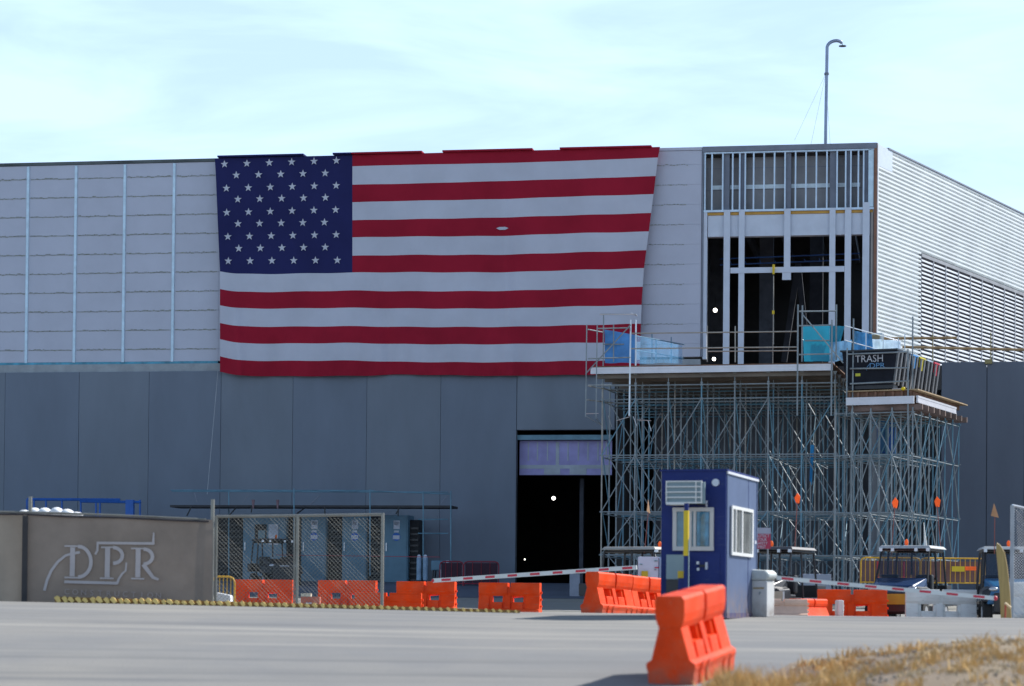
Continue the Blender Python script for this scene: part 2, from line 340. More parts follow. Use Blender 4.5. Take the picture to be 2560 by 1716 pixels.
# dry grass on the verge
def blades(name, spots, m, hmin, hmax, wd, lean=.5):
    b = B()
    for (x, y, zz) in spots:
        h = hmin+(hmax-hmin)*random.random()**2.4; a = random.uniform(0, 6.28); l = random.uniform(.1, lean)*h; w_ = wd*random.uniform(.6, 1.4)
        dx, dy = math.cos(a)*w_, math.sin(a)*w_; a2 = random.uniform(0, 6.28); lx, ly = math.cos(a2)*l, math.sin(a2)*l
        b.add([(x-dx, y-dy, zz-.02), (x+dx, y+dy, zz-.02), (x+dx*.7+lx*.4, y+dy*.7+ly*.4, zz+h*.6), (x-dx*.7+lx*.4, y-dy*.7+ly*.4, zz+h*.6), (x+lx, y+ly, zz+h)], [(0,1,2,3), (3,2,4)])
    me = bpy.data.meshes.new(name); me.from_pydata(b.v, [], b.f); me.materials.append(m); o = link(me, name); o['kind'] = 'stuff'; return o
def spots_in(n, fx, fy, thr, sc=.9, seed=0):
    o = []; k = 0
    while len(o) < n and k < n*40:
        k += 1; x = random.uniform(*fx); y = random.uniform(*fy)
        if noise.noise(Vector((x*sc+seed, y*sc*.7, seed))) > thr+random.uniform(-.12, .12) and berm(x, y) > .03: o.append((x, y, gz(x, y)+berm(x, y)))
    return o
g1 = blades('dry_grass', spots_in(16000, (1.2, 9), (16, 31.8), .12, 1.9), grass_m, .02, .17, .008, 1.4)
tag(g1, 'golden dry grass in patches on the dirt verge', 'grass')
g2 = blades('straw_litter', spots_in(14000, (2.4, 9), (16, 32), -.02, 2.3, 5), grass_p, .01, .05, .012, 2.4)
tag(g2, 'pale straw litter lying on the dirt verge', 'straw')
b = B()
for (x, y, z) in spots_in(900, (1.6, 9), (20, 32.2), -.3, 1.1, 9):
    q_ = random.uniform(.008, .032); b.ball((x, y, z), q_, q_*1.2, q_*.7, 5, 3, .25)
o = b.obj('gravel', mat('verge_stones', (.30,.27,.23), .9, var=.3, scale=3)); o['kind'] = 'stuff'; tag(o, 'small grey stones scattered over the dirt verge', 'gravel')
for i, (px, Y, n_, rr, hh) in enumerate([(1810, 25.8, 150, .26, .34), (1905, 24.8, 220, .36, .42), (2080, 24.0, 260, .34, .42), (1835, 26.6, 240, .26, .36)]):
    p = at(px, 1600, Y); sp = []
    for k in range(n_*3):
        a = random.uniform(0, 6.28); q = rr*random.random()**.7; x, y = p.x+q*math.cos(a), Y+q*math.sin(a); sp.append((x, y, gz(x, y)+max(0, berm(x, y))))
    o = blades('dry_weed', sp, grass_m, hh*.5, hh*1.15, .007, .55); del o['kind']
    tag(o, ['tall golden weed clump just right of the nearest orange barrier', 'golden weed clump second from the nearest orange barrier', 'low golden weed clump farthest right in front of the dirt verge', 'golden weed clump behind the nearest one, close to the orange barrier foot'][i], 'weed', 'golden weeds by the verge')

# ------------------------------------------------------------------ building frames
FA = math.atan(.172)
C0 = at(2187, 1400, 98.0); F = Fr((C0.x, 98.0, 1.0), FA)
W = Fr((C0.x, 98.0, 1.0), -math.atan2(.872, .49))
fx = lambda px, off=0.: F.loc(px, 900, off).x
def fz(py, px=1280, off=0.): return F.loc(px, py, off).z
bld = thing('warehouse_building', 'long unfinished building with pale panel upper storey over grey precast lower walls', 'building', F)
zroof = fz(359, 2180); zlow = fz(930, 300, -.3); XL = fx(-120); 
# shell (roof, floor, back walls): keeps the interior dark
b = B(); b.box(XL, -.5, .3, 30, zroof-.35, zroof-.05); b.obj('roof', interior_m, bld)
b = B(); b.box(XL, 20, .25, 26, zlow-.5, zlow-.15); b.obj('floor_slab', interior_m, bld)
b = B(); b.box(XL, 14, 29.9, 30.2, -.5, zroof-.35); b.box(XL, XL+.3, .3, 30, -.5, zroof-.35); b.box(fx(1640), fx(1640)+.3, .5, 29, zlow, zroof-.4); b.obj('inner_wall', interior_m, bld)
# panels
rowz = [fz(p, 96) for p in (448.5, 494.4, 543, 591, 639, 686.5, 733.6, 782, 828.5, 876)]
step = (rowz[0]-rowz[-1])/9; rz = [rowz[0]-step*k for k in range(10)]
zb = fz(905, 300); zt_l = zroof
edges = [fx(p) for p in (-180, -60, 65.5, 185.5, 307.5, 431, 545)]+[fx(p) for p in (728, 913, 1098, 1283, 1468, 1604, 1751)]
zs = [zt_l-.12]+rz+[zb]
me_cache = {}
for i in range(len(edges)-1):
    x0, x1 = edges[i]+.003, edges[i+1]-.003
    for j in range(len(zs)-1):
        z1, z0 = zs[j]-.003, zs[j+1]+.003; d = random.uniform(-.002, .002)
        B().box(x0, x1, d, .24, z0, z1).obj('cladding_panel', cladding, bld)
B().box(XL, fx(545), -.05, .26, zroof-.11, zroof+.02).obj('coping', dark_edge, bld)
B().box(fx(545)+.01, fx(1751), -.04, .26, zroof-.11, zroof+.01).obj('coping', cladding, bld)
for p in (65.5, 185.5, 307.5, 431):
    x = fx(p); bb = B().box(x-.055, x+.055, -.06, -.004, zb-.02, zroof-.16); bb.obj('vertical_strap', strap_m, bld)
for j, z in enumerate(rz):
    for i in range(6):
        bb = B(); x = edges[i]+.12
        while x < edges[i+1]-.15:
            l = random.uniform(.03, .16); hz = random.uniform(.008, .028); zo = random.uniform(-.03, .03); bb.box(x, x+l, -.022, -.005, z+zo-hz, z+zo+hz*.6); x += l+random.uniform(.0, .05)
        bb.box(edges[i]+.1, edges[i+1]-.1, -.012, -.005, z-.028, z-.018)
        bb.obj('clip_strip', clip_m, bld, kind='stuff')
    bb = B(); x = fx(1600); e = x+random.uniform(1.7, 2.0)-.02*j
    while x < e:
        l = random.uniform(.03, .12); hz = random.uniform(.008, .022); zo = random.uniform(-.025, .025); bb.box(x, x+l, -.022, -.005, z+zo-hz, z+zo+hz*.6); x += l+random.uniform(.01, .07)
    bb.obj('clip_strip', clip_m, bld, kind='stuff')
B().box(XL, fx(545), -.03, .24, zb-.11, zb-.005).obj('membrane_strip', teal_m, bld)
B().box(XL, fx(1751), -.14, .24, zlow+.005, zb-.115).obj('base_trim', mat('grey_trim', (.33,.36,.38), .6), bld)
# lower precast wall
lj = [-200, 10, 195, 370, 550, 730, 915, 1100, 1290]
for i in range(len(lj)-1):
    x0, x1 = F.loc(lj[i], 1200, -.3).x+.007, F.loc(lj[i+1], 1200, -.3).x-.007; d = random.uniform(-.008, .008)
    B().box(x0, x1, -.3+d, .1, -1.2, zlow).obj('precast_panel', concrete if i % 2 else concrete_b, bld, bevel=.006)
B().box(XL, F.loc(1290, 1200, -.3).x, -.24, .05, -1.3, zlow-.03).obj('joint_backing', joint_m, bld)
xdl, xdr, xre = F.loc(1290, 1200, -.3).x, F.loc(1535, 1200, -.3).x, F.loc(2352, 1200, -.3).x
zdo = fz(1075, 1400, -.3)
B().box(xdl+.012, xdr, -.3, .1, zdo, zlow).obj('precast_panel', concrete_b, bld, bevel=.015)
lr = [2352, 2466, 2560, 2700, 3000]
for i in range(4):
    x0, x1 = F.loc(lr[i], 1200, -.3).x+.012, F.loc(lr[i+1], 1200, -.3).x-.012
    B().box(x0, x1, -.3+random.uniform(-.01, .01), .1, -1.2, fz(905, 2460, -.3)).obj('precast_panel', concrete_r, bld, bevel=.015)
B().box(xre, 26, -.2, 24, -1.3, fz(905, 2460, -.3)-.25).obj('terrace_slab', joint_m, bld)
# recess behind the scaffold
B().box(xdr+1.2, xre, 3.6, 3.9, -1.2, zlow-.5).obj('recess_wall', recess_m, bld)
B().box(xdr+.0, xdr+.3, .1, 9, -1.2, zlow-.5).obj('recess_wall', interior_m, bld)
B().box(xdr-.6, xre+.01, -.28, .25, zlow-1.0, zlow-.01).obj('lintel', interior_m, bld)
# door opening contents
B().box(xdl, xdr-.15, -.05, .1, fz(1100, 1400), fz(1088, 1400)).obj('door_header_beam', tube_b, bld)
pw = B().box(xdl+.05, fx(1530), .25, .35, fz(1188, 1400, .25), fz(1102, 1400, .25)); pwo = pw.obj('gypsum_bulkhead', purple_m, bld)
mb = B()
zt, z2, z3 = fz(1105, 1400, .23), fz(1152, 1400, .23), fz(1163, 1400, .23)
for p in (1320, 1343, 1368, 1393, 1419, 1445, 1469, 1494, 1515):
    x = F.loc(p, 1200, .23).x; mb.box(x-.025 if p != 1393 else x-.07, x+.03 if p != 1393 else x+.07, .235, .249, z2 if p != 1393 else z3, zt)
mb.box(xdl+.06, fx(1530)-.02, .234, .249, fz(1172, 1400, .23), z3)
for a, c in ((1360, 1400), (1424, 1466), (1504, 1522)): mb.box(F.loc(a, 1200, .23).x, F.loc(c, 1200, .23).x, .234, .249, fz(1187, 1400, .23), fz(1172, 1400, .23)-.003)
mb.obj('joint_compound', mud_m, bld)
B().box(fx(1435), fx(1445), 2, 2.3, -.5, fz(1190, 1400)).obj('column', interior_l, bld)
for p, y_, of in ((1384, 1246, 8), (1312, 1399, 14)):
    q = F.loc(p, y_, of); r_ = .085 if of == 8 else .03; lo = B().ball((0,0,0), r_, r_, r_).obj('work_lamp', lamp_m); lo.matrix_world = F.m @ Matrix.Translation(q)
    B().tube((0, 0, r_), (0, 0, .7), .012, 5).obj('cord', black_m, lo)
    tag(lo, 'round lit work lamp hanging in the dark doorway' if of == 8 else 'tiny dim lamp low in the dark doorway', 'lamp')
# glazed opening in the upper storey
gx0, gx1 = fx(1752), fx(2184)
zs0 = fz(526, 1760)       # sill of the stud zone
B().box(gx0, gx0+.06, -.03, .5, zb, zroof-.1).obj('opening_jamb', dpost_m, bld)
B().box(gx0+.07, gx0+.22, .02, .4, zb-.1, zs0-.06).obj('jamb_post', post_m, bld)
B().box(gx0, -.02, -.06, .4, zroof-.2, zroof+.02).obj('coping', dpost_m, bld)
B().box(gx0+.06, -.1, .55, .7, zs0-.1, zroof-.1).obj('backer_board', backer, bld)
for k in (1, 2): B().box(gx0+.07, -.12, .535, .549, zs0+k*.9, zs0+k*.9+.02).obj('backer_joint', dpost_m, bld)
zt1 = fz(468, 1850); B().box(gx0+.4, -.7, .50, .534, zt1, zt1+.17).obj('bright_strip', mat('reflective_strip', (.78,.90,1.0), .3), bld)
B().box(gx0+.07, -.06, .0, .2, zs0-.09, zs0).obj('sill_track', stud_m, bld)
B().box(gx0+.07, -.06, .0, .2, zroof-.27, zroof-.21).obj('head_track', stud_m, bld)
B().box(gx0+.07, -.03, .06, .5, zs0-.21, zs0-.10).obj('ochre_band', orange_edge, bld)
B().box(gx0+.24, -.15, .1, .5, fz(592, 1760), zs0-.215).obj('header_beam', post_m, bld)
for c in (397, 455, 545, 628, 687, 733, 803, 890, 977, 1065, 1153, 1240, 1327, 1415, 1500, 1572, 1615, 1678, 1722):
    x = fx(1640+c/3.337); B().box(x-.03, x+.03, .01, .16, zs0, zroof-.272).obj('stud', stud_m, bld)
B().box(fx(2168), fx(2181), .0, .2, zs0+.02, zroof-.24).obj('end_panel', strap_m, bld)
for c in (573, 708, 1088, 1465, 1595, 1745):
    x = fx(1640+c/3.337); wd = .13 if c != 708 else .11
    B().box(x-wd, x+wd, .18, .46, zs0, zroof-.275).obj('steel_post', dpost_m, bld)
ztr = fz(675, 1960); tr0, tr1 = fx(1820), fx(2113)
zf = zlow-.1
def mull(px, z0, z1, wd=.12): x = fx(px); B().box(x-wd, x+wd, -.02, .17 if 0 else .005, z0, z1).obj('mullion', post_m, bld)
mull(1815, zf, zs0-.005, .13); mull(1852, ztr+.12, zs0-.005); mull(1852, zf, ztr-.12); mull(1966, ztr+.12, zs0-.005, .13); mull(1965, ztr-.42, ztr-.12, .18)
mull(2079, ztr+.12, zs0-.005); mull(2079, zf, ztr-.12, .13); mull(2118, zf, zs0-.005, .13); mull(2163, zf, zs0+.2, .14)
B().box(fx(1817)+.12, fx(2118)-.14, -.03, .03, ztr-.115, ztr+.115).obj('transom', post_m, bld)
B().box(fx(2176), fx(2180), .0, .1, zf, zs0-.22).obj('jamb_post', mat('tan_jamb', (.36,.33,.30), .6), bld)
B().box(fx(2182.5), -.01, -.04, .3, zf, zroof).obj('rust_strip', rust_m, bld)
# interior of the upper storey
for p, o_ in ((1915, 6), (1790, 12), (2040, 12)):
    x = F.loc(p, 800, o_).x; B().box(x-.3, x+.3, o_, o_+.4, zlow-.2, zroof-.4).obj('inner_column', interior_l, bld)
bb = B(); a = F.loc(1995, 660, 9); c = F.loc(1960, 905, 9); bb.tube(a, c, .18, 4); bb.tube(a, F.loc(2020, 905, 9), .18, 4); bb.obj('inner_brace', interior_l, bld)
for py in (640, 655):
    a = F.loc(1800, py+8, 5); c = F.loc(2150, py-6, 5); B().tube(a, c, .035, 4).obj('blue_joist', blue_st, bld)
for k in range(9):
    p = 1825+k*37; B().tube(F.loc(p, 647-(p-1800)*.035+8, 5), F.loc(p+4, 662-(p-1800)*.035, 5), .02, 4).obj('joist_web', blue_st, bld)
for p in (1700, 1800, 1900, 2000, 2100):
    x = F.loc(p, 600, 4).x; B().box(x, x+.2, 1, 28, zroof-.9, zroof-.4).obj('roof_beam', interior_l, bld)
for (p, y_, of, r_) in ((1788, 776, 10, .095), (1785, 898, 7, .08), (2008, 847, 1.2, .06)):
    q = F.loc(p, y_, of); lo = B().ball((0, 0, 0), r_, r_, r_).obj('work_lamp', lamp_m); lo.matrix_world = F.m @ Matrix.Translation(q)
    B().tube((0, 0, r_), (0, 0, .6), .012, 5).obj('cord', black_m, lo)
    tag(lo, {776: 'round lit lamp high inside the tall window opening', 898: 'round lit lamp low at the left of the window opening', 847: 'small lit lamp beside the teal sheet on the deck'}[y_], 'lamp')
ho = thing('chain_hoist', 'yellow chain hoist hanging from the window transom', 'hoist', Matrix(F.m) @ Matrix.Translation(F.loc(1934, 668, -.1)))
B().box(-.045, .045, -.04, .04, -.30, .10).obj('hoist_body', yellow_m, ho); B().tube((0, 0, -.35), (.02, 0, -3.2), .02, 5).obj('chain', tube_t, ho)
B().box(-.05, .05, -.04, .04, -1.95, -1.80).obj('hook_block', yellow_m, ho)
# wing with corrugated cladding
wlen = 27.0; wz0 = zlow-.4; wing = bld
def wloc(px, py, off=0.): return W.loc(px, py, off)
WM = F.i @ W.m
ztop = zroof+.02
lx0 = wloc(2302, 700).x; lz1 = wloc(2303, 634).z
def corr(x0, x1, z0, z1, name):
    pitch = .178; b = B(); z = wz0; prof = []
    while z < z1-.01:
        for t_, y_ in ((0, .0), (.08, -.02), (.50, -.02), (.55, .10), (.95, .11)):
            zz = z+t_*pitch
            if z0 <= zz <= z1: prof.append((y_, zz))
        z += pitch
    prof.append((0, z1)); n = len(prof)
    vs_ = [(x0, p[0], p[1]) for p in prof]+[(x1, p[0], p[1]) for p in prof]
    b.add(vs_, [(k, k+1, n+k+1, n+k) for k in range(n-1)]); me = bpy.data.meshes.new(name); me.from_pydata(b.v, [], b.f); me.materials.append(corr_m)
    return link(me, name, bld, M=WM)
xp1 = wloc(2230, 400).x; zp0 = wloc(2215, 424).z
corr(.12, xp1, wz0, zp0, 'corrugated_cladding'); corr(xp1, lx0, wz0, ztop-.06, 'corrugated_cladding'); corr(lx0, wlen, lz1, ztop-.06, 'corrugated_cladding')
bb = B(); bb.box(.13, xp1, -.02, .05, zp0, ztop-.05); bb.obj('blank_panel', mat('white_blank', (.62,.68,.74), .45, var=.03), bld, M=WM)
bb = B(); bb.box(xp1-.5, wlen, -.05, .3, ztop-.06, ztop+.0); bb.obj('wing_coping', dpost_m, bld, M=WM)
bb = B(); bb.box(.015, .12, -.02, .1, wz0, ztop); bb.obj('corner_trim', white_trim, bld, M=WM)
bb = B(); bb.box(0, wlen, .12, .3, -.5, ztop-.1); bb.obj('wing_wall', backer, bld, M=WM)
B().box(lx0, wlen, .06, .11, wz0, lz1).obj('louvre_backing', void_m, bld, M=WM)
B().box(lx0, wlen, -.05, .0, lz1-.14, lz1).obj('louvre_head', mat('grey_flashing', (.33,.33,.34), .5), bld, M=WM)
lp = .178; nz_ = int((lz1-.14-wz0)/lp)
lme = None
for k in range(nz_):
    z = lz1-.16-lp*(k+1)
    b = B(); b.prism([(-.045, 0), (-.045, .055), (.05, .13), (.05, .115)], lx0+.02, wlen)
    if lme is None: lme = b.mesh('louvre_blade', louvre_m)
    link(lme, 'louvre_blade', bld, M=WM @ Matrix.Translation((0, 0, z)))
for p in (2330, 2361, 2393, 2423, 2452, 2480, 2508, 2535, 2556):
    x = wloc(p, 800).x; B().box(x-.03, x+.03, -.07, -.046, wz0, lz1-.14).obj('louvre_mullion', mat('louvre_grey', (.42,.43,.45), .5), bld, M=WM)

# ------------------------------------------------------------------ roof vent pipe
pp = at(2063, 362, 112); pt = thing('vent_pipe', 'tall goose-necked metal vent pipe on the roof with a flat cap', 'pipe', Matrix.Translation((pp.x, 112, pp.z-3)))
b0 = Vector((0, 0, 0)); s_ = 112/6000
top = (362-116)*s_+3
arc = [(0, 0, 0), (0.02, 0, top*.5), (.06, 0, top)]
cx = .06+.34
for k in range(1, 9):
    a = math.pi-math.pi*.78*k/8; arc.append((cx+.34*math.cos(a)+(.10 if k > 4 else .02*k), 0, top+.30*math.sin(a)))
B().path(arc, .078, 10).obj('pipe', crane_m, pt, smooth=True)
e = arc[-1]; B().tube((e[0]+.02, 0, e[2]-.16), (e[0]+.02, 0, e[2]-.13), .18, 12).obj('cap', dpost_m, pt); B().tube((e[0], 0, e[2]), (e[0]+.02, 0, e[2]-.14), .02, 5).obj('cap_stem', dpost_m, pt)
hc = (362-184)*s_+3; B().tube((.045, 0, hc-.05), (.045, 0, hc+.05), .115, 10).obj('collar', dpost_m, pt)
for dx, dy in ((-1.55, -1), (-.5, 2), (.38, 1)): B().tube((.0, 0, hc), (dx, dy, 3.0), .006, 4).obj('guy_wire', grey_line, pt)

# ------------------------------------------------------------------ the flag
FXS = [540, 600, 885, 1000, 1256, 1420, 1600]
FY = [[397,395,388,385,378,374,369],[424,422,416,413,408,403,396],[468,467,462,460,453,448,442],[512,511,506,503,498,492,487],[556,555,551,549,544,539,534],
      [598,598,594,592,590,584,580],[640,642,640,638,637,632,627],[676,685,682,681,681,676,671.5],[720,730,727,728.5,727.5,723,718],[761,771,770,771.5,771.5,767,763],
      [805,816,816,817.6,817.5,814,810],[845,858,858,860.6,861,858,855],[888,901,902,905,906,903,900],[927,939,940,937,940,938,936]]
def cat_interp(x, X, Yv):
    if x <= X[0]: return Yv[0]+(Yv[1]-Yv[0])*(x-X[0])/(X[1]-X[0])*.2
    for i in range(len(X)-1):
        if x <= X[i+1]:
            t = (x-X[i])/(X[i+1]-X[i]); h = X[i+1]-X[i]
            m0 = (Yv[i+1]-Yv[i-1])/(X[i+1]-X[i-1])*h if i > 0 else (Yv[1]-Yv[0])*1.4
            m1 = (Yv[i+2]-Yv[i])/(X[i+2]-X[i])*h if i+2 < len(X) else (Yv[-1]-Yv[-2])
            return (2*t**3-3*t*t+1)*Yv[i]+(t**3-2*t*t+t)*m0+(-2*t**3+3*t*t)*Yv[i+1]+(t**3-t*t)*m1
    return Yv[-1]+(Yv[-1]-Yv[-2])/(X[-1]-X[-2])*(x-X[-1])
def fyb(v, px):
    k = min(12, int(v)); t = v-k; y0 = cat_interp(px, FXS, FY[k]); y1 = cat_interp(px, FXS, FY[k+1])
    return y0+(y1-y0)*t+1.3*math.sin(px*.045+v*.3)*min(1, v/6)*.5
lxf = lambda v: 537+13*min(1, v/7); rxf = lambda v: interp(v, [(0, 1650), (1, 1645), (3, 1634), (5, 1622), (7, 1610), (9, 1604), (13, 1598)])
def foff(px, v):
    g = .10*sstep(2, 13, v)
    o = g*(.5+math.sin(px*.021+v*.18)*.5)+.10*math.exp(-((px-(1256+v*1.5))/16.)**2)*sstep(1.5, 5, v)-.07*math.exp(-((px-(905+v*6))/14.)**2)*sstep(6, 10, v)
    o += .12*math.exp(-((px-(560+v*3))/13.)**2)*sstep(7, 11, v)+.03*math.sin(px*.11+v*.9)*sstep(9, 13, v)+.012*math.sin(px*.06-v*1.4)
    o += .02*noise.noise(Vector((px*.02, v*.7, 0)))
    return -.46-o*1.5
fl = thing('american_flag', 'huge stars and stripes flag hung flat over the upper wall', 'flag', F)
def cloth(name, v0, v1, a, b_, nu, nv, m):
    vs_ = []
    for j in range(nv+1):
        v = v0+(v1-v0)*j/nv; xa, xb = a(v), b_(v)
        for i in range(nu+1):
            px = xa+(xb-xa)*i/nu; q = F.loc(px, fyb(v, px), foff(px, v)); vs_.append(q)
    fs = [(j*(nu+1)+i, (j+1)*(nu+1)+i, (j+1)*(nu+1)+i+1, j*(nu+1)+i+1) for j in range(nv) for i in range(nu)]
    me = bpy.data.meshes.new(name); me.from_pydata([tuple(v) for v in vs_], [], fs); me.materials.append(m); me.polygons.foreach_set('use_smooth', [True]*len(fs)); return link(me, name, fl)
cloth('canton', 0, 7, lxf, lambda v: 881.0, 60, 28, navyf)
for k in range(13): cloth('stripe', k, k+1, (lambda v: 881.0) if k < 7 else lxf, rxf, 130 if k < 7 else 180, 5, whitef if k % 2 else red_m)
srows = [(218,1215,6,247,215),(323,1115,5,345,327),(235,1213,6,462,437),(337,1117,5,560,545),(238,1208,6,678,653),(338,1108,5,778,765),(248,1213,6,893,875),(345,1115,5,998,987),(252,1223,6,1110,1103)]
for (a, c, n_, ya, yb_) in srows:
    for k in range(n_):
        t = k/(n_-1); px = 500+(a+(c-a)*t)/3.563; py = 340+(ya+(yb_-ya)*t)/3.563+1.5; q = F.loc(px, py, -.5)
        r1, r2 = .178, .071; v0 = random.uniform(-.05, .05); pts = []
        for i in range(10):
            rr = r1 if i % 2 == 0 else r2; an = math.pi/2+i*math.pi/5+v0; pts.append((rr*math.cos(an), rr*math.sin(an)))
        vv = 7*(py-392)/290.; off = foff(px, max(0, vv))-.035; q = F.loc(px, py, off)
        B().prism([(q.x+p[0], q.z+p[1]) for p in pts], off-.004, off+.002, 'y').obj('star', whitef, fl)
vo = foff(1256, 4.4)-.05; q = F.loc(1256, 571, vo); B().prism([(q.x-.26, q.z), (q.x-.12, q.z-.07), (q.x+.12, q.z-.07), (q.x+.26, q.z), (q.x+.12, q.z+.05), (q.x-.12, q.z+.05)], vo-.02, vo+.02, 'y').obj('vent_flap', whitef, fl)
B().tube(F.loc(545, 927, -.4), F.loc(518, 1236, -1.6), .014, 4).obj('tie_rope', grey_line, fl)
B().tube(F.loc(1612, 640, -.35), F.loc(1600, 812, -.35), .014, 4).obj('tie_rope', grey_line, fl)
for (a, c, m_) in ((548, 762, navyf), (835, 881, navyf), (882, 1057, red_m), (1108, 1332, red_m), (1400, 1628, red_m)):
    B().box(fx(a), fx(c), -.62, .2, zroof-.045, zroof+.026).obj('top_fold', m_, fl)

# ------------------------------------------------------------------ main shoring scaffold
SA = math.atan(.25); s0 = at(1505, 1400, 88.0); S = Fr((s0.x, 88.0, 0), SA)
sc = thing('shoring_scaffold', 'tall tube shoring scaffold holding a deck in front of the dark entrance', 'scaffold', S)
def sgz(x, y, fr_=None):
    p = (fr_ or S).m @ Vector((x, y, 0)); return gz(p.x, p.y)
def scaff(th, fr_, xsl, ysl, levels, ztopf, bracef, seedmat, rb=.024):
    cache = {}
    for j, y in enumerate(ysl):
        for i, x in enumerate(xsl):
            z0 = sgz(x, y, fr_); m = seedmat(i, j)
            b = B().tube((x, y, z0), (x, y, ztopf), .030, 6); b.obj('standard', m, th)
            b = B()
            b.tube((x, y, z0), (x, y, z0+.02), .09, 4)
            for l in levels: b.tube((x, y, l-.04), (x, y, l+.04), .052, 6)
            if j < 3: b.obj('rosette', tube_m, th)
        for l in levels:
            B().tube((xsl[0]-.08, y, l), (xsl[-1]+.08, y, l), rb, 5).obj('ledger', tube_m if j < 2 else (tube_b if (j+int(l*7)) % 2 else tube_m), th)
    for i, x in enumerate(xsl):
        for l in levels: B().tube((x, ysl[0], l-.06), (x, ysl[-1], l-.06), rb, 5).obj('transom', tube_m, th)
    bracef()
Z = lambda py, px=1670: S.loc(px, py, 0).z
SX = [S.loc(p, 1100, 0).x for p in (1505, 1588, 1670, 1753, 1836, 1920, 2004, 2087)]; SY = [0, 1.35, 2.7, 4.05, 5.4, 6.75, 8.1]
LV = [Z(963), Z(998), Z(1138), Z(1280), Z(1388)]
def main_braces():
    lows = [(LV[2], LV[1]), (LV[3], LV[2]), (LV[4], LV[3]), (LV[4]-1.45, LV[4]-.02)]
    for j, y in enumerate(SY):
        for k, (z0, z1) in enumerate(lows):
            for i in range(7):
                if j == 0 and (i+k) % 2 and not (k < 2 and i in (0,)): continue
                if j > 0 and (i+j+k) % 3 == 0: continue
                up = (i+j) % 2 == 0
                if j == 0: up = i % 2 == 0
                a = (SX[i], y-.035, z0 if up else z1); c = (SX[i+1], y-.035, z1 if up else z0)
                if k == 3: a = (a[0], a[1], max(a[2], sgz(a[0], y)+.1)); c = (c[0], c[1], max(c[2], sgz(c[0], y)+.1))
                B().tube(a, c, .021, 5).obj('brace', tube_m if (j+i+k) % 3 else tube_b, sc)
    for i in range(0, 8):
        for k, (z0, z1) in enumerate(lows[:3]):
            for j in range(0, 6, 2): B().tube((SX[i]+.035, SY[j], z0 if (j//2) % 2 else z1), (SX[i]+.035, SY[j+1], z1 if (j//2) % 2 else z0), .021, 5).obj('brace', tube_b, sc)
scaff(sc, S, SX, SY, LV, Z(958), main_braces, lambda i, j: tube_t if (i*3+j) % 7 == 0 else (tube_b if (i+j) % 3 == 0 else tube_m))
zdk = Z(934, 1700)
for j, y in enumerate(SY):
    for i, x in enumerate(SX):
        b = B().tube((x, y, Z(958)), (x, y, zdk-.10), .018, 5); b.tube((x, y, Z(958)-.02), (x, y, Z(958)+.03), .05, 6); b.tube((x, y, zdk-.12), (x, y, zdk-.005), .03, 4, .10); b.obj('jack_head', tube_m, sc)
xb0, xb1 = S.loc(1477, 925, -.25).x, S.loc(2082, 910, -.25).x
zbt = zdk+.235
b = B(); b.box(xb0, xb1, -.30, -.20, zdk+.16, zbt); b.box(xb0, xb1, -.30, -.20, zdk, zdk+.05); b.box(xb0, xb1, -.285, -.22, zdk+.05, zdk+.16); b.obj('deck_beam', alu_m, sc)
for k in range(16):
    x = xb0+.25+k*(xb1-xb0-.5)/15; B().box(x-.06, x+.06, -.18, 11, zdk+.01, zdk+.20).obj('joist', joist_m, sc)
for j, y in enumerate(SY):
    B().box(xb0+.2, xb1, y-.06, y+.06, zdk-.005-.15, zdk-.008).obj('bearer', joist_m, sc)
B().box(xb0+.1, xb1, -.28, 11.2, zbt+.005, zbt+.045).obj('deck_board', wood_m, sc)
DK = zbt+.045
# guardrails and access towers, listed as pixel to pixel tubes on the scaffold's own planes
def T(l, name, m, th, fr_=S, r=.024):
    for (x0, y0, o0, x1, y1, o1) in l: B().tube(fr_.loc(x0, y0, o0), fr_.loc(x1, y1, o1), r, 6).obj(name, m, th)
tl = thing('access_tower', 'left narrow tube tower standing in front of the flag corner', 'scaffold', S, 'access towers at the deck')
T([(1467,812,-1.2,1464,1043,-1.2),(1493,812,-1.2,1490,1046,-1.2),(1509,785,.3,1506,1150,.3),(1534,812,.3,1534,905,.3)], 'standard', tube_m, tl)
T([(1577,800,-.6,1573,1040,-.6),(1590,800,.4,1589,915,.4)], 'standard', steel, tl, r=.032)
T([(1500,786,-.6,1590,786,-.6),(1578,784,-.6,1592,789,.6)], 'guard_rail', steel, tl, r=.028)
T([(1470,824,-1.2,1507,831,.3),(1495,822,-.9,1577,820,-.6),(1470,897,-1.2,1577,894,-.6),(1470,964,-1.2,1577,963,-.6),(1507,861,.3,1560,861,.3)], 'guard_rail', tube_m, tl)
T([(1464,935,-1.2,1577,812,-.7)], 'brace', tube_m, tl)
T([(1464,1035,-1.2,1496,1034,-1.2),(1464,1040,-1.2,1503,1063,-.3),(1490,1046,-1.2,1503,1062,-.3),(1521,1040,-.6,1529,1068,-.3),(1541,1052,-.6,1575,1042,-.6),(1583,1042,-.2,1592,1065,-.2),(1592,1050,0,1628,1052,0),(1620,1052,0,1628,1078,0)], 'hanger', steel, tl, r=.015)
tr = thing('access_tower', 'right narrow tube tower standing beside the teal sheet', 'scaffold', S, 'access towers at the deck')
T([(1995,762,-.7,1993,1040,-.7),(2006,764,.3,2005,905,.3),(2080,800,-.7,2078,1040,-.7),(2091,762,.3,2090,900,.3)], 'standard', tube_m, tr, r=.032)
T([(1997,779,-.7,2091,778,-.2),(1997,815,-.7,2080,813,-.7),(1997,887,-.7,2078,885,-.7),(2012,852,.3,2075,852,.3)], 'guard_rail', tube_m, tr, r=.026)
T([(2005,785,-.68,2108,908,-.68)], 'brace', tube_m, tr)
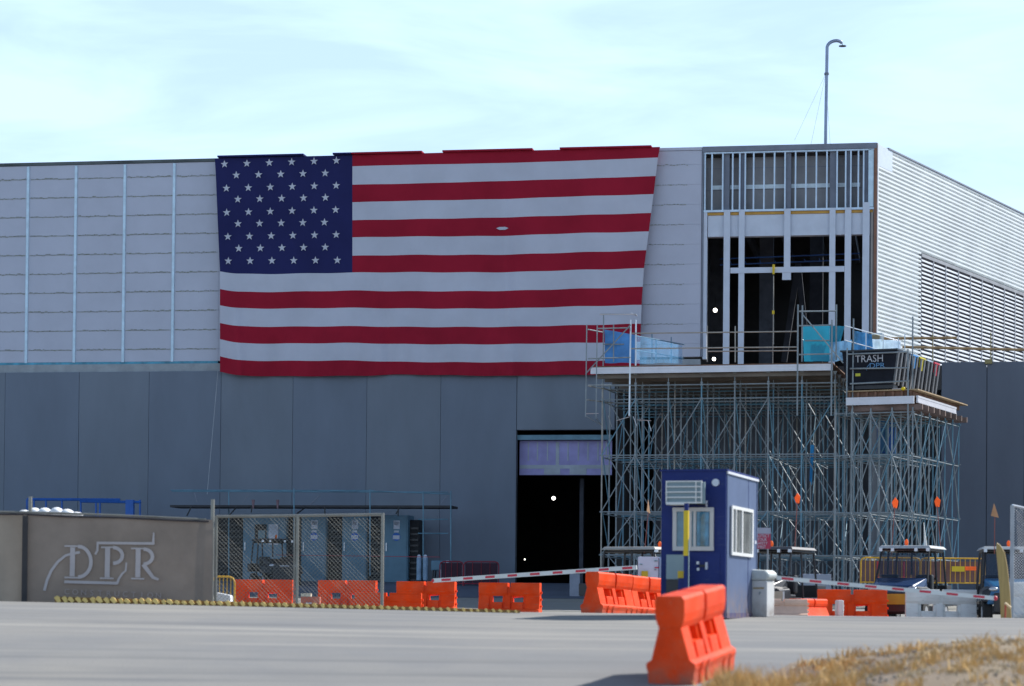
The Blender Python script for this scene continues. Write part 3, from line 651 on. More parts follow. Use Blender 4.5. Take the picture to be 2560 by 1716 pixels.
T([(1577,834,0,1995,829,0),(1577,872,0,1995,868,0),(1768,879,4,1995,877,4),(1838,816,0,1838,906,0),(1768,815,5,1768,905,5)], 'guard_rail', tube_t, sc)
# left side rails running back towards the wall
T([(1590,840,2,1711,862,9),(1590,876,2,1709,896,9),(1630,835,5,1630,908,5),(1678,843,8,1678,908,8),(1640,850,6,1640,908,6)], 'side_rail', mat('teal_tube', (.10,.22,.32), .5), sc)
T([(1470,965,-1.2,1700,1010,7),(1467,1000,-1.2,1640,1020,6)], 'side_rail', tube_t, sc)
def quad_sheet(name, pts, m, parent, n=10, amp=.03, mt=None):
    P = [Vector(p) for p in pts]; vs_ = []
    for j in range(n+1):
        for i in range(n+1):
            u, v = i/n, j/n; p = (P[0]*(1-u)+P[1]*u)*(1-v)+(P[3]*(1-u)+P[2]*u)*v
            p = p+Vector((0, amp*math.sin(u*17+v*3)+amp*.6*noise.noise(Vector((u*5, v*5, p.x))), -amp*.5*v*math.sin(u*8))); vs_.append(tuple(p))
    fs = [(j*(n+1)+i, (j+1)*(n+1)+i, (j+1)*(n+1)+i+1, j*(n+1)+i+1) for j in range(n) for i in range(n)]
    me = bpy.data.meshes.new(name); me.from_pydata(vs_, [], fs); me.materials.append(m); me.polygons.foreach_set('use_smooth', [True]*len(fs)); return link(me, name, parent)
def sheet_thing(label, cat, fr_, pl, m, amp=.03):
    pts = [fr_.loc(*p) for p in pl]; o = quad_sheet('tarpaulin' if cat == 'tarpaulin' else 'netting_sheet', pts, m, None, amp=amp); o.matrix_world = fr_.m; return tag(o, label, cat)
sheet_thing('saturated blue tarpaulin tied inside the left access tower', 'tarpaulin', S, [(1511,824,.4),(1590,838,.4),(1590,908,.4),(1512,908,.4)], tarp_b)
sheet_thing('sheer blue netting stretched along the deck edge right of the blue tarpaulin', 'netting', S, [(1591,840,.6),(1706,864,6),(1706,909,6),(1591,909,.6)], net_c)
sheet_thing('flat teal sheet hung behind the right access tower', 'tarpaulin', S, [(2006,814,.6),(2074,814,.6),(2074,904,.6),(2010,904,.6)], tarp_t, .01)
sheet_thing('darker teal sheet corner hanging right of the flat teal sheet', 'tarpaulin', S, [(2074,814,1.2),(2112,816,1.2),(2100,858,1.2),(2074,856,1.2)], mat('teal_tarp_dark', (.015,.25,.36), .6), .03)
sheet_thing('pale blue wrap below the darker teal corner', 'tarpaulin', S, [(2074,857,1.0),(2130,850,1.0),(2126,903,1.0),(2074,903,1.0)], tarp_l, .05)
sheet_thing('pale blue crumpled wrap piled behind the trash hoppers', 'tarpaulin', S, [(2131,826,2.2),(2180,836,2.4),(2184,888,2.4),(2131,892,2.2)], mat('mid_blue_wrap', (.12,.40,.68), .6, var=.3, scale=2), .08)
sheet_thing('almost white blue wrap in the sun at the right end of the deck', 'tarpaulin', S, [(2181,848,2.4),(2252,852,4.5),(2252,892,4.5),(2181,890,2.4)], mat('sunlit_wrap', (.45,.62,.78), .6, var=.15, scale=2.5), .08)
pl_ = thing('plywood_offcut', 'rough plywood piece leaning at the corner above the wraps', 'plywood', Matrix(S.m) @ Matrix.Translation(S.loc(2182, 846, 3)))
B().box(-.25, .25, 0, .04, -.2, .12).obj('board', ply_m, pl_); B().box(-.05, .35, .05, .09, -.1, .2).obj('board', frame_w, pl_)
hg = sheet_thing('long torn light blue plastic strip hanging inside the scaffold', 'tarpaulin', S, [(2026,1112,1.5),(2036,1114,1.5),(2029,1212,1.5),(2024,1200,1.5)], mat('sky_blue_plastic', (.05,.42,.80), .5), .05)
dc = thing('portable_toilet', 'tall deep blue cabin between the scaffold posts on the right', 'cabin', Matrix(S.m) @ Matrix.Translation((S.loc(2215, 1090, 6).x, 6.0, S.loc(2215, 1136, 6).z)))
B().box(-.35, .35, 0, .6, .03, 1.45).obj('body', blue_st, dc, bevel=.02); B().box(-.30, .0, -.02, -.003, .1, 1.4).obj('door', utv_teal, dc); B().box(-.38, .38, -.03, .63, 1.452, 1.52).obj('roof', blue_st, dc)
B().box(-.9, .9, -.3, .9, -.10, .0).obj('platform', tube_b, dc)

# ------------------------------------------------------------------ right scaffold with the hopper platform
RA = R(25); r0 = S.m @ Vector((S.loc(2118, 1000, -.4).x, -.4, 0)); RF = Fr((r0.x, r0.y, 0), RA)
rs = thing('shoring_scaffold', 'shorter right-hand tube scaffold carrying the black trash hoppers', 'scaffold', RF)
xr = RF.loc(2284, 1000, 0).x
RX = [-.42, .18, xr*.36, xr*.68, xr-.03]; RY = [0, 1.1, 2.2, 3.3, 4.4, 5.5, 6.4]
ZR = lambda py: RF.loc(2284, py, 0).z
RL = [ZR(1030), ZR(1136), ZR(1281), ZR(1390)]
def r_braces():
    seg = [(RL[1], RL[0]), (RL[2], RL[1]), (RL[3], RL[2]), (RL[3]-1.3, RL[3])]
    for k, (z0, z1) in enumerate(seg):
        for j, y in enumerate(RY):
            for i in range(4):
                if (i+j+k) % 2 and j: continue
                if j == 0 and i == 0: continue
                B().tube((RX[i], y-.035, z0), (RX[i+1], y-.035, z1), .021, 5).obj('brace', tube_m if (i+j) % 2 else tube_b, rs)
                if j == 0: B().tube((RX[i], y-.06, z1), (RX[i+1], y-.06, z0), .021, 5).obj('brace', tube_m, rs)
        for j in range(6):
            if (j+k) % 2: B().tube((RX[4]+.035, RY[j], z0), (RX[4]+.035, RY[j+1], z1), .021, 5).obj('brace', tube_b, rs)
            else: B().tube((RX[4]+.035, RY[j], z1), (RX[4]+.035, RY[j+1], z0), .021, 5).obj('brace', tube_m, rs)
scaff(rs, RF, RX, RY, RL, ZR(1018), r_braces, lambda i, j: tube_b if j > 3 else tube_m)
z1 = ZR(1010)
b = B(); b.box(0, xr+.05, -.16, -.08, z1+.0, z1+.05); b.box(0, xr+.05, -.16, -.08, z1+.20, z1+.27); b.box(0, xr+.05, -.15, -.09, z1+.05, z1+.2); b.obj('deck_beam', alu_m, rs)
b = B(); b.box(xr+.06, xr+.14, .1, 5.4, z1+.0, z1+.05); b.box(xr+.06, xr+.14, .1, 5.4, z1+.18, z1+.25); b.box(xr+.07, xr+.13, .1, 5.4, z1+.05, z1+.18); b.obj('deck_beam', alu_m, rs, M=Matrix.Translation((0, 0, .05)))
for k in range(8):
    x = .1+k*(xr-.2)/7; B().box(x-.04, x+.04, -.06, 6.6, z1+.28, z1+.46).obj('joist', wood_m, rs)
B().box(0, xr, .02, .06, z1+.275, z1+.475).obj('joist', wood_m, rs)
for k in range(9):
    y = .1+k*.78; B().box(0, xr+.3, y-.05, y+.05, z1-.20, z1-.005).obj('bearer', mat('rosy_timber', (.20,.14,.12), .85, var=.2), rs)
B().box(-.05, xr+.18, -.1, 6.9, z1+.478, z1+.52).obj('deck_board', ply_m, rs)
DR = z1+.52
T([(2118,870,-.1,2116,1040,-.1),(2134,797,0,2131,1040,0),(2282,792,0.6,2281,1000,.6),(2270,873,-.1,2270,1170,-.1)], 'standard', tube_m, rs, RF, .030)
T([(2118,886,-.12,2272,880,-.12),(2125,922,-.12,2272,920,-.12),(2125,960,-.12,2272,953,-.12)], 'guard_rail', tube_m, rs, RF, .03)
T([(2112,815,-.1,2250,852,4),(2112,851,-.1,2210,878,2.5),(2165,830,1,2165,884,1),(2208,835,2,2208,884,2),(2246,846,3,2246,884,3),(2262,835,4,2262,880,4)], 'side_rail', steel, rs, RF, .020)
# hoppers
hopme = None
def hopper(y0, idx, label):
    h = thing('trash_hopper', label, 'trash bin', RF.m @ Matrix.Translation((.0, y0, DR)), 'trash hoppers in a row on the platform')
    xa, xb = RF.loc(2106, 930, 0).x, RF.loc(2240, 930, 0).x-.02
    H = 1.40; d = .62
    b = B(); b.hexa([(xa+.14, 0, .20), (xb-.13, 0, .20), (xb-.13, d, .20), (xa+.14, d, .20)], [(xa-.02, -.05, H), (xb+.04, -.05, H), (xb+.04, d+.03, H), (xa-.02, d+.03, H)]); b.obj('body', hopper_m, h)
    b = B(); b.box(xa-.08, xb+.08, -.09, d+.06, H+.002, H+.06); b.obj('rim', black_m if idx < 2 else (hop_b, hop_y, steel, hop_r, steel)[min(idx-2, 4)], h)
    b = B(); b.box(xa+.18, xb-.10, .02, d-.02, .06, .19); b.obj('base_frame', black_m, h)
    if (idx in (2, 3, 5)): B().hexa([(xb-.02, .02, H-.42), (xb+.012, .02, H-.42), (xb+.012, d-.02, H-.42), (xb-.02, d-.02, H-.42)], [(xb, -.03, H-.01), (xb+.06, -.03, H-.01), (xb+.06, d, H-.01), (xb, d, H-.01)]).obj('colour_band', {2: hop_b, 3: hop_y, 5: hop_r}[idx], h)
    for yy in (.03, d-.14):
        B().hexa([(xb-.12, yy, .2), (xb-.06, yy, .2), (xb-.06, yy+.17, .2), (xb-.12, yy+.17, .2)], [(xb+.035, yy-.03, H-.02), (xb+.10, yy-.03, H-.02), (xb+.10, yy+.15, H-.02), (xb+.035, yy+.15, H-.02)]).obj('corner_rail', hop_grey, h)
    for yy in (.08, d-.1):
        for xx in (xa+.3, xb-.3): B().tube((xx-.03, yy, .06), (xx+.03, yy, .06), .055, 10).obj('caster', rubber, h)
    return h, xa, xb
for k in range(6):
    lab = ['front black hopper with TRASH lettering on its face', 'second black hopper with dark rim just behind the TRASH one', 'black hopper with a blue band between the TRASH one and the yellow one', 'black hopper with a yellow band', 'black hopper with plain steel rim between the yellow and the red one', 'rearmost black hopper with a red band near the grey wall'][k]
    h, xa, xb = hopper(.05+k*1.0, k, lab)
    if k == 0:
        t = text_mesh('TRASH', .36, mat('stencil_white', (.50,.50,.52), .6), .95); link(t, 'lettering', h, M=Matrix.Translation(((xa+xb)/2+.02, -.062, 1.12)) @ Matrix.Rotation(R(1.5), 4, 'X') @ UP)
        t = text_mesh('DPR', .26, mat('stencil_blue', (.12,.30,.52), .6), 1.2); link(t, 'logo', h, M=Matrix.Translation(((xa+xb)/2+.30, -.050, .87)) @ UP)
        b = B(); q0 = (xa+xb)/2+.02
        for i in range(8):
            a0, a1 = math.pi-i*.11, math.pi-(i+1)*.11; b.tube((q0+.26+.36*math.cos(a0), -.055, .72+.30*math.sin(a0)), (q0+.26+.36*math.cos(a1), -.055, .72+.30*math.sin(a1)), .012, 4)
        b.obj('swoosh', MATS['stencil_blue'], h)
        B().box(xa+.48, xa+.66, -.045, -.020, .52, .62).obj('sticker', mat('sticker_yellow', (.55,.52,.03), .5), h)
vl = thing('yellow_valve', 'small bright yellow valve on a steel pipe by the first hopper', 'valve', RF.m @ Matrix.Translation(RF.loc(2258, 972, -.1)))
B().ball((0, 0, 0), .08, .06, .06).obj('handle', mat('bright_yellow', (.9,.65,.0), .5), vl); B().tube((-.4, 0, 0), (-.08, 0, 0), .02, 6).obj('pipe', steel, vl)
# terrace rails on the wing side
tg = thing('timber_guardrail', 'weathered timber guardrail along the terrace in front of the louvres', 'guardrail', F)
T([(2190,847,.5,2392,845,.5),(2256,868,-.1,2600,876,-.1)], 'rail', wood_rail, tg, F, .055)
for p in (2332, 2477): B().tube(F.loc(p, 832, .1), F.loc(p, 905, .1), .03, 4).obj('rail_post', mat('yellow_rail_post', (.30,.25,.10), .6), tg)
B().box(F.loc(2462, 905, -.2).x, F.loc(2480, 905, -.2).x, -.45, .1, F.loc(2470, 911, -.2).z, F.loc(2470, 900, -.2).z).obj('clamp', MATS['yellow_rail_post'], tg)

# ------------------------------------------------------------------ low walkway scaffold on the left
ws = thing('walkway_scaffold', 'low teal walkway scaffold with a dark plank deck along the left wall', 'scaffold', F)
T([(735,1222,-4,735,1445,-4),(925,1224,-4,925,1440,-4),(1058,1228,-4,1058,1445,-4),(1127,1228,-4,1127,1440,-4),(572,1225,-2.6,572,1445,-2.6)], 'standard', tube_b, ws, F, .028)
T([(427,1226,-4,935,1227,-4),(925,1228,-4,1128,1236,-4),(430,1229,-2.6,1120,1231,-2.6),(1045,1299,-4,1120,1299,-4),(1045,1334,-4,1120,1334,-4)], 'rail', tube_b, ws, F, .024)
q0, q1 = F.loc(425, 1262, -4), F.loc(1128, 1268, -4); zd = F.loc(800, 1266, -4).z
for k in range(4): B().box(q0.x, q1.x, -4+k*.36, -4+k*.36+.33, zd-.05, zd+.04).obj('plank', mat('dark_plank', (.05,.05,.055), .9), ws)
T([(486,1232,-4,492,1256,-4),(623,1234,-4,606,1257,-4),(800,1238,-4,775,1263,-4),(1120,1238,-4,1100,1262,-4)], 'brace', dpost_m, ws, F, .02)
T([(467,1290,-4,480,1265,-4),(572,1290,-4,592,1268,-4),(742,1285,-4,765,1268,-4),(990,1285,-4,1000,1268,-4),(628,1282,-4,630,1268,-4),(812,1290,-4,812,1268,-4),(995,1290,-4,996,1270,-4)], 'bracket', black_m, ws, F, .03)
for p in (633, 694): B().tube(F.loc(p, 1250, -4.1), F.loc(p, 1272, -4.1), .07, 8, .03).obj('tie', mat('dull_red', (.22,.14,.16), .8), ws)
bf = thing('blue_steel_frame', 'bright blue steel frame lying behind the screened fence at left', 'frame', F)
T([(68,1249,-3,300,1250,-3),(200,1254,-3,352,1256,-3),(68,1249,-3,68,1300,-3)], 'rail', blue_st, bf, F, .06)
for p in (85, 115, 155, 202, 240, 250, 320, 330, 350): B().tube(F.loc(p, 1250, -3), F.loc(p, 1310, -3), .045 if p not in (320, 330) else .12, 4).obj('upright', blue_st, bf)

# ------------------------------------------------------------------ switchgear cabinets
def cabinet(pa, pb, label, wide=False):
    a, c = F.loc(pa, 1300, -2.2), F.loc(pb, 1300, -2.2); wd = c.x-a.x; H = fz(1288, 900, -2.2)-(gz(0, 97)-1.0)
    t = thing('switchgear_cabinet', label, 'cabinet', F.m @ Matrix.Translation((a.x, -2.2, gz(0, 97)-1.0)), 'switchgear cabinets along the left wall')
    B().box(0, wd, 0, 1.2, .02, H).obj('body', cab_m, t); B().box(.05, wd-.05, -.03, -.002, .1, H-.08).obj('door', cab_m, t)
    B().box(.08, .12, -.06, -.031, H*.48, H*.6).obj('handle', steel, t)
    if not wide:
        B().box(wd*.42, wd*.62, -.045, -.031, H-.42, H-.27).obj('label_plate', label_w, t); B().box(wd*.4, wd*.66, -.045, -.031, H-.58, H-.23).obj('label_plate', label_w, t); B().box(wd*.42, wd*.62, -.045, -.031, H-.72, H-.64).obj('label_plate', label_w, t)
        B().tube((wd*.52, -.031, H-.9), (wd*.52, -.05, H-.9), .17, 12).obj('blue_badge', label_b, t); B().box(wd*.38, wd*.66, -.06, -.051, H-1.0, H-.84).obj('label_plate', label_w, t)
    else:
        B().box(wd*.28, wd*.55, -.05, -.031, H-1.0, H-.4).obj('screen', cab_d, t); B().box(wd*.60, wd*.82, -.06, -.031, H-1.25, H-.4).obj('control_box', label_w, t); B().box(wd*.36, wd*.52, -.06, -.051, H-1.2, H-.65).obj('document', mat('dull_blue', (.14,.25,.30), .6), t)
    return t
cabinet(608, 716, 'wide switchgear cabinet with a pale control box behind the chain link', True)
cabinet(754, 816, 'switchgear cabinet with a blue badge just right of the middle fence post')
cabinet(856, 917, 'switchgear cabinet with a blue badge seen near the right end of the chain link')
cabinet(961, 1020, 'switchgear cabinet with a blue badge standing clear to the right of the chain link')
def dark_unit(pa, pb, py, label, off=-1.9):
    a, c = F.loc(pa, 1300, off), F.loc(pb, 1300, off); z0 = gz(0, 97)-1.0; H = fz(py, 900, off)-z0; wd = c.x-a.x
    t = thing('ventilation_unit', label, 'equipment', F.m @ Matrix.Translation((a.x, off, z0)), 'dark louvred units between the cabinets')
    B().box(0, wd, .05, 1.0, 0, H).obj('body', cab_d, t)
    for k in range(10): B().box(.03, wd-.03, 0, .045, .15+k*(H-.3)/10, .15+k*(H-.3)/10+.08).obj('slat', black_m, t)
dark_unit(717, 753, 1291, 'narrow black louvred unit left of the middle fence post'); dark_unit(818, 855, 1291, 'narrow black louvred unit between the two badged cabinets'); dark_unit(919, 956, 1291, 'narrow black louvred unit behind the end post of the chain link')
dark_unit(542, 606, 1292, 'tall black unit at the left behind the chain link'); dark_unit(1021, 1048, 1300, 'dark unit right of the last badged cabinet')
gc = thing('gas_cylinder_cart', 'pair of white and blue gas cylinders on a cart by the wall', 'gas cylinders', F.m @ Matrix.Translation((F.loc(1055, 1400, -4.6).x, -4.6, gz(-3, 94)-1.0)))
for dx in (-.12, .14): B().tube((dx, 0, .35), (dx, 0, 1.25), .10, 10).obj('cylinder', mat('cylinder_blue_white', (.25,.38,.52), .5, var=.2), gc); B().ball((dx, 0, 1.27), .09, .09, .12).obj('cap', label_w, gc)
B().box(-.3, .32, -.05, .2, .1, .3).obj('cart', black_m, gc); B().tube((-.28, -.1, .12), (-.28, .2, .12), .12, 10).obj('wheel', rubber, gc)
pg = thing('generator', 'small dark generator with a blue hood and white bucket beside the gas cylinders', 'generator', F.m @ Matrix.Translation((F.loc(1098, 1400, -4.6).x, -4.6, gz(-3, 94)-1.0)))
B().box(-.34, .3, 0, .6, .75, 1.15).obj('hood', cab_m, pg, bevel=.04); B().tube((.18, -.1, .45), (.18, -.1, .78), .13, 10, .16).obj('bucket', label_w, pg); B().tube((.34, 0, 1.15), (.34, 0, .8), .06, 8).obj('pipe', label_w, pg)
for dx, dy in ((-.3, 0), (.25, 0), (-.3, .5), (.25, .5)): B().tube((dx, dy, 0), (dx*.8, dy, .76), .03, 6).obj('leg', black_m, pg)

# barricades
def rail_barricade(label, M_, wd, H, m, nb, clip=None, group=None, r=.028):
    t = thing('crowd_barricade', label, 'barricade', M_, group)
    rc = .14; pts = [(0, 0, .05), (0, 0, H-rc), (rc*.3, 0, H-rc*.3), (rc, 0, H), (wd-rc, 0, H), (wd-rc*.3, 0, H-rc*.3), (wd, 0, H-rc), (wd, 0, .05)]
    B().path(pts, r, 6).obj('frame', m, t); B().tube((0, 0, .22), (wd, 0, .22), r*.8, 6).obj('bottom_rail', m, t)
    for k in range(nb): x = wd*(k+1)/(nb+1); B().tube((x, 0, .22), (x, 0, H), r*.5, 5).obj('bar', m, t)
    for x in (.15, wd-.15): B().box(x-.03, x+.03, -.3, .3, 0, .05).obj('foot', m, t)
    return t
for a, c, lb in ((1100, 1158, 'dark red barricade next to the generator'), (1160, 1247, 'dark red barricade closest to the big doorway')):
    x0, x1 = F.loc(a, 1400, -5).x, F.loc(c, 1400, -5).x; t = rail_barricade(lb, F.m @ Matrix.Translation((x0, -5, gz(0, 94)-1.0)), x1-x0, 1.1, red_rail, 3, group='dark red barricades by the wall')
    B().box(.05, x1-x0-.05, .01, .03, .25, 1.05).obj('panel', mat('maroon_mesh', (.05,.02,.035), .9), t)
B().tube(F.loc(745, 1385, -4.8), F.loc(1100, 1393, -5), .012, 4)
rp_ = B().tube((0, 0, 0), F.loc(1100, 1393, -5)-F.loc(690, 1388, -4.8), .014, 4).obj('warning_rope', mat('red_rope', (.35,.02,.04), .7)); rp_.matrix_world = F.m @ Matrix.Translation(F.loc(690, 1388, -4.8)); tag(rp_, 'thin red rope strung in front of the cabinets', 'rope')
rp2 = thing('fire_standpipe', 'red standpipe with pale rings beside the middle fence post', 'standpipe', F.m @ Matrix.Translation((F.loc(734, 1400, -4.2).x, -4.2, gz(-8, 94)-1.0)))
B().tube((0, 0, 0), (0, 0, 1.15), .075, 8).obj('pipe', mat('standpipe_red', (.40,.01,.03), .5), rp2); B().tube((0, 0, .85), (0, 0, .92), .085, 8).obj('ring', label_w, rp2); B().tube((0, 0, .68), (0, 0, .74), .085, 8).obj('ring', label_w, rp2)

# ------------------------------------------------------------------ water-filled barriers
def barrier_mesh(Lh=.915, H=1.07, low=False):
    b = B(); k = H/1.07; zw, zl, zf_ = .68*k, .30*k, .27*k
    def seg(x0, x1, prof): b.prism(prof+[(-y, z) for y, z in reversed(prof)], x0, x1)
    up = [(.13, zw), (.165, zw+.08*k), (.182, zw+.18*k), (.182, H-.04), (.150, H)]
    for (x0, x1) in ((-Lh, -.045), (.045, Lh)): seg(x0, x1, up)
    seg(-.045, .045, [(.13, zw), (.15, zw+.1*k), (.15, H-.13*k)])          # notch in the middle
    # body: ribs, recessed panels and the two fork windows
    rib = [(.24, zl), (.135, zw+.02)]; rec = [(.185, zl), (.10, zw+.02)]; sill = [(.235, zl), (.195, zl+.20*k)]
    s = Lh/.915
    parts = [(-.915, -.60, rib), (-.60, -.52, rec), (-.52, -.20, 'w'), (-.20, -.13, rec), (-.13, .04, rib), (.04, .10, rec), (.10, .42, 'w'), (.42, .50, rec), (.50, .915, rib)]
    if low: parts = [(-.915, .915, rib)]
    for x0, x1, p in parts:
        if p == 'w': seg(x0*s, x1*s, sill)
        else: seg(x0*s, x1*s, p)
    fl_ = [(.275, .0), (.285, zf_*.6), (.305, zf_*.85), (.30, zf_), (.24, zl+.01)]
    e = [-Lh, -.70*s, -.62*s, -.42*s, -.34*s, .34*s, .42*s, .62*s, .70*s, Lh]
    for i in range(len(e)-1):
        if i % 2 == 0: seg(e[i], e[i+1], fl_)
        else: seg(e[i], e[i+1], [(.25, .09), (.27, zf_*.6), (.305, zf_*.85), (.30, zf_), (.24, zl+.01)])
    # interlocking lugs at one end
    for z in (.35, .55, .75): b.box(Lh-.01, Lh+.05, -.05, .05, z*k, z*k+.06)
    b.box(-Lh-.008, -Lh+.01, -.05, .03, H-.14*k, H-.02); 
    return b
bm_o = barrier_mesh().mesh('water_barrier', orange_m); bm_w = barrier_mesh().mesh('water_barrier', whitep)
bm_l = barrier_mesh(.915, .62, True).mesh('water_barrier', orange_m); bm_f = barrier_mesh(.6, .5, True).mesh('water_barrier', faded_m)
def barrier(me, M_, label, grp='water filled barriers'):
    o = bpy.data.objects.new('water_barrier', me); col.objects.link(o); o.matrix_world = M_; tag(o, label, 'barrier', grp)
    md = o.modifiers.new('bevel', 'BEVEL'); md.width = .012; md.segments = 2; md.limit_method = 'ANGLE'; md.angle_limit = R(30); return o
FACE = R(-1.5)
for px, Y, lb in ((662, 75, 'orange barrier behind the left half of the chain link, beside the yellow barricade'), (869, 75, 'orange barrier behind the right half of the chain link'), (1066, 74, 'orange barrier just right of the chain link end post, behind the low one'), (1275, 71, 'orange barrier standing alone between the chain link and the angled pair')):
    barrier(bm_o, pplace(px, Y, FACE+R(random.uniform(-9, -5))), lb)
barrier(bm_l, pplace(971, 66, R(-2)) @ Matrix.Diagonal((1, 1, 1.26, 1)), 'low orange barrier lying in front of the end post of the chain link')
# angled pair
pa, pb = at(1478, 1500, 57.2), at(1640, 1500, 60.3); dv = Vector((pb.x-pa.x, 60.3-57.2, 0)); an = math.atan2(dv.y, dv.x)
for k in range(2):
    c = Vector((pa.x, 57.2, 0))+dv.normalized()*(.93+1.86*k); z0 = gz(c.x, c.y)
    barrier(bm_o, Matrix.Translation((c.x, c.y, -.20-.06*k-.015)) @ Matrix.Rotation(an, 4, 'Z') @ Matrix.Rotation(R(1.5), 4, 'Y'), ('front' if k == 0 else 'rear')+' orange barrier of the angled pair left of the booth')
# the near one
na = at(1678, 1600, 28.4); nb = Vector((na.x+.50, 28.4+1.76, 0)); dv = Vector((.64, 1.71, 0)); an = math.atan2(dv.y, dv.x); c = Vector((na.x, 28.4, 0))+dv*.5
barrier(bm_o, Matrix.Translation((c.x, c.y, gz(c.x, c.y)-.005)) @ Matrix.Rotation(an, 4, 'Z') @ Matrix.Rotation(R(-5.0), 4, 'Y'), 'nearest and largest orange barrier, end towards the road, beside the dry weeds')
barrier(bm_o, pplace(2130, 64, R(-5), -.12), 'orange barrier with white showing in its openings under the right gate arm')
barrier(bm_w, pplace(2352, 63, R(-5), -.12), 'white barrier in front of the blue utility cart')
barrier(bm_w, pplace(2615, 60, R(-3)), 'white barrier cut by the right edge of the photo')
pa = at(1990, 1500, 60); barrier(bm_l, Matrix.Translation((pa.x+.42, 60.9, gz(pa.x, 61)-.0)) @ Matrix.Rotation(R(62), 4, 'Z'), 'low angled orange barrier near the white gate machine')
barrier(bm_f, pplace(1955, 58, R(-2)), 'faded peach barrier low beside the gate machine')
pf = thing('concrete_block', 'cream block with a white edge standing behind the faded barrier', 'block', pplace(1945, 63, 0)); B().box(-.28, .12, 0, .5, 0, .86).obj('block', mat('beige_block', (.50,.42,.32), .8), pf); B().box(.125, .17, .0, .5, 0, .86).obj('white_edge', whitep, pf)
wb = thing('white_block', 'white plastic end piece at the right of the low angled barrier', 'block', pplace(2100, 62, 0)); B().box(-.05, .10, 0, .6, 0, .62).obj('block', whitep, wb, bevel=.03)
for px, c2, lb in ((2087, 0, ''),): pass
ow = thing('orange_crate', 'faded orange crate with a cream lid behind the chain link', 'crate', pplace(775, 70, 0)); B().box(-.27, .28, 0, .5, 0, .62).obj('box', mat('faded_orange', (.50,.14,.09), .7), ow); B().box(-.27, .02, .0, .4, .625, .72).obj('lid', creamp, ow)
B().box(-.12, .05, -.02, -.003, .35, .45).obj('label_plate', label_w, ow)
wx = thing('white_drum', 'bright white box at the foot of the left gate post', 'box', pplace(560, 52, 0)); B().hexa([(-.17, -.1, 0), (.16, -.1, 0), (.16, .3, 0), (-.17, .3, 0)], [(-.16, -.1, .31), (.15, -.1, .25), (.15, .3, .25), (-.16, .3, .31)]).obj('box', sack_m, wx, bevel=.02)
rail_barricade('small yellow barricade at the left end of the chain link', Matrix.Translation((at(530, 1500, 62).x, 62, gz(-7, 62))), .58, 1.02, yellow_r, 5)
for k, (a, c) in enumerate(((2152, 2300), (2302, 2462))):
    x0, x1 = at(a, 1450, 84).x, at(c, 1450, 84).x; t = rail_barricade(['left yellow barricade behind the blue utility cart, orange behind its bars', 'right yellow barricade with yellow and orange tags'][k], Matrix.Translation((x0, 84, at(2300, 1462, 84).z-.15)), x1-x0, 1.08, yellow_r, 12, group='yellow barricades behind the carts')
    if k: B().box((x1-x0)*.48, (x1-x0)*.68, -.04, -.02, .62, .80).obj('tag', yellow_m, t); B().box((x1-x0)*.69, (x1-x0)*.86, -.04, -.02, .66, .80).obj('tag', flag_o, t)
    pn = B().box(0, x1-x0, 0, .03, .25, .98); o = pn.obj('plywood_sheet', mat('dusty_rose_sheet', (.17,.10,.10), .8)); o.matrix_world = Matrix.Translation((x0, 84.4, at(2300, 1462, 84).z-.15)); tag(o, ['dusty rose sheet behind the left yellow barricade', 'dusty rose sheet behind the right yellow barricade'][k], 'sheet')
    if k == 0:
        for q in (.28, .72): B().tube(((x1-x0)*q, -.06, .0), ((x1-x0)*q, -.06, .95), .03, 6).obj('red_post', mat('rail_red', (.50,.03,.05), .6), t)

# ------------------------------------------------------------------ kerb with yellow caps
k0, k1 = at(136, 1497, 49.0), at(1300, 1531, 47.0)
kc = thing('capped_kerb', 'low ochre kerb with a row of pale yellow caps along the road crest', 'kerb', Matrix.Identity(4))
n_ = 64; pts = []
for i in range(n_+1):
    t = i/n_; x = k0.x+(k1.x-k0.x)*t; y = 49.0-2*t; pts.append((x, y, gz(x, y)))
b = B()
for i in range(n_):
    (xa, ya, za), (xb, yb_, zb_) = pts[i], pts[i+1]; hh = .115-.06*(i/n_)
    b.hexa([(xa, ya, za-.03), (xb, yb_, zb_-.03), (xb, yb_+.2, zb_-.03), (xa, ya+.2, za-.03)], [(xa, ya+.04, za+hh), (xb, yb_+.04, zb_+hh), (xb, yb_+.16, zb_+hh), (xa, ya+.16, za+hh)])
b.obj('kerb', cap_d, kc)
capm = [B().prism([(-.075, .085), (-.02, .135), (.03, .11), (.075, .02), (.01, -.005), (-.03, .04)], -.10, .0, 'y').mesh('cap', [cap_m])]
for i in range(n_):
    t = i/n_; x, y, z = pts[i]; s_ = (1.0-.5*t)*random.uniform(.85, 1.12); link(capm[0], 'cap', kc, M=Matrix.Translation((x+.07, y+.035, z-.0)) @ Matrix.Rotation(random.uniform(-.35, .25), 4, 'Y') @ Matrix.Scale(s_, 4))

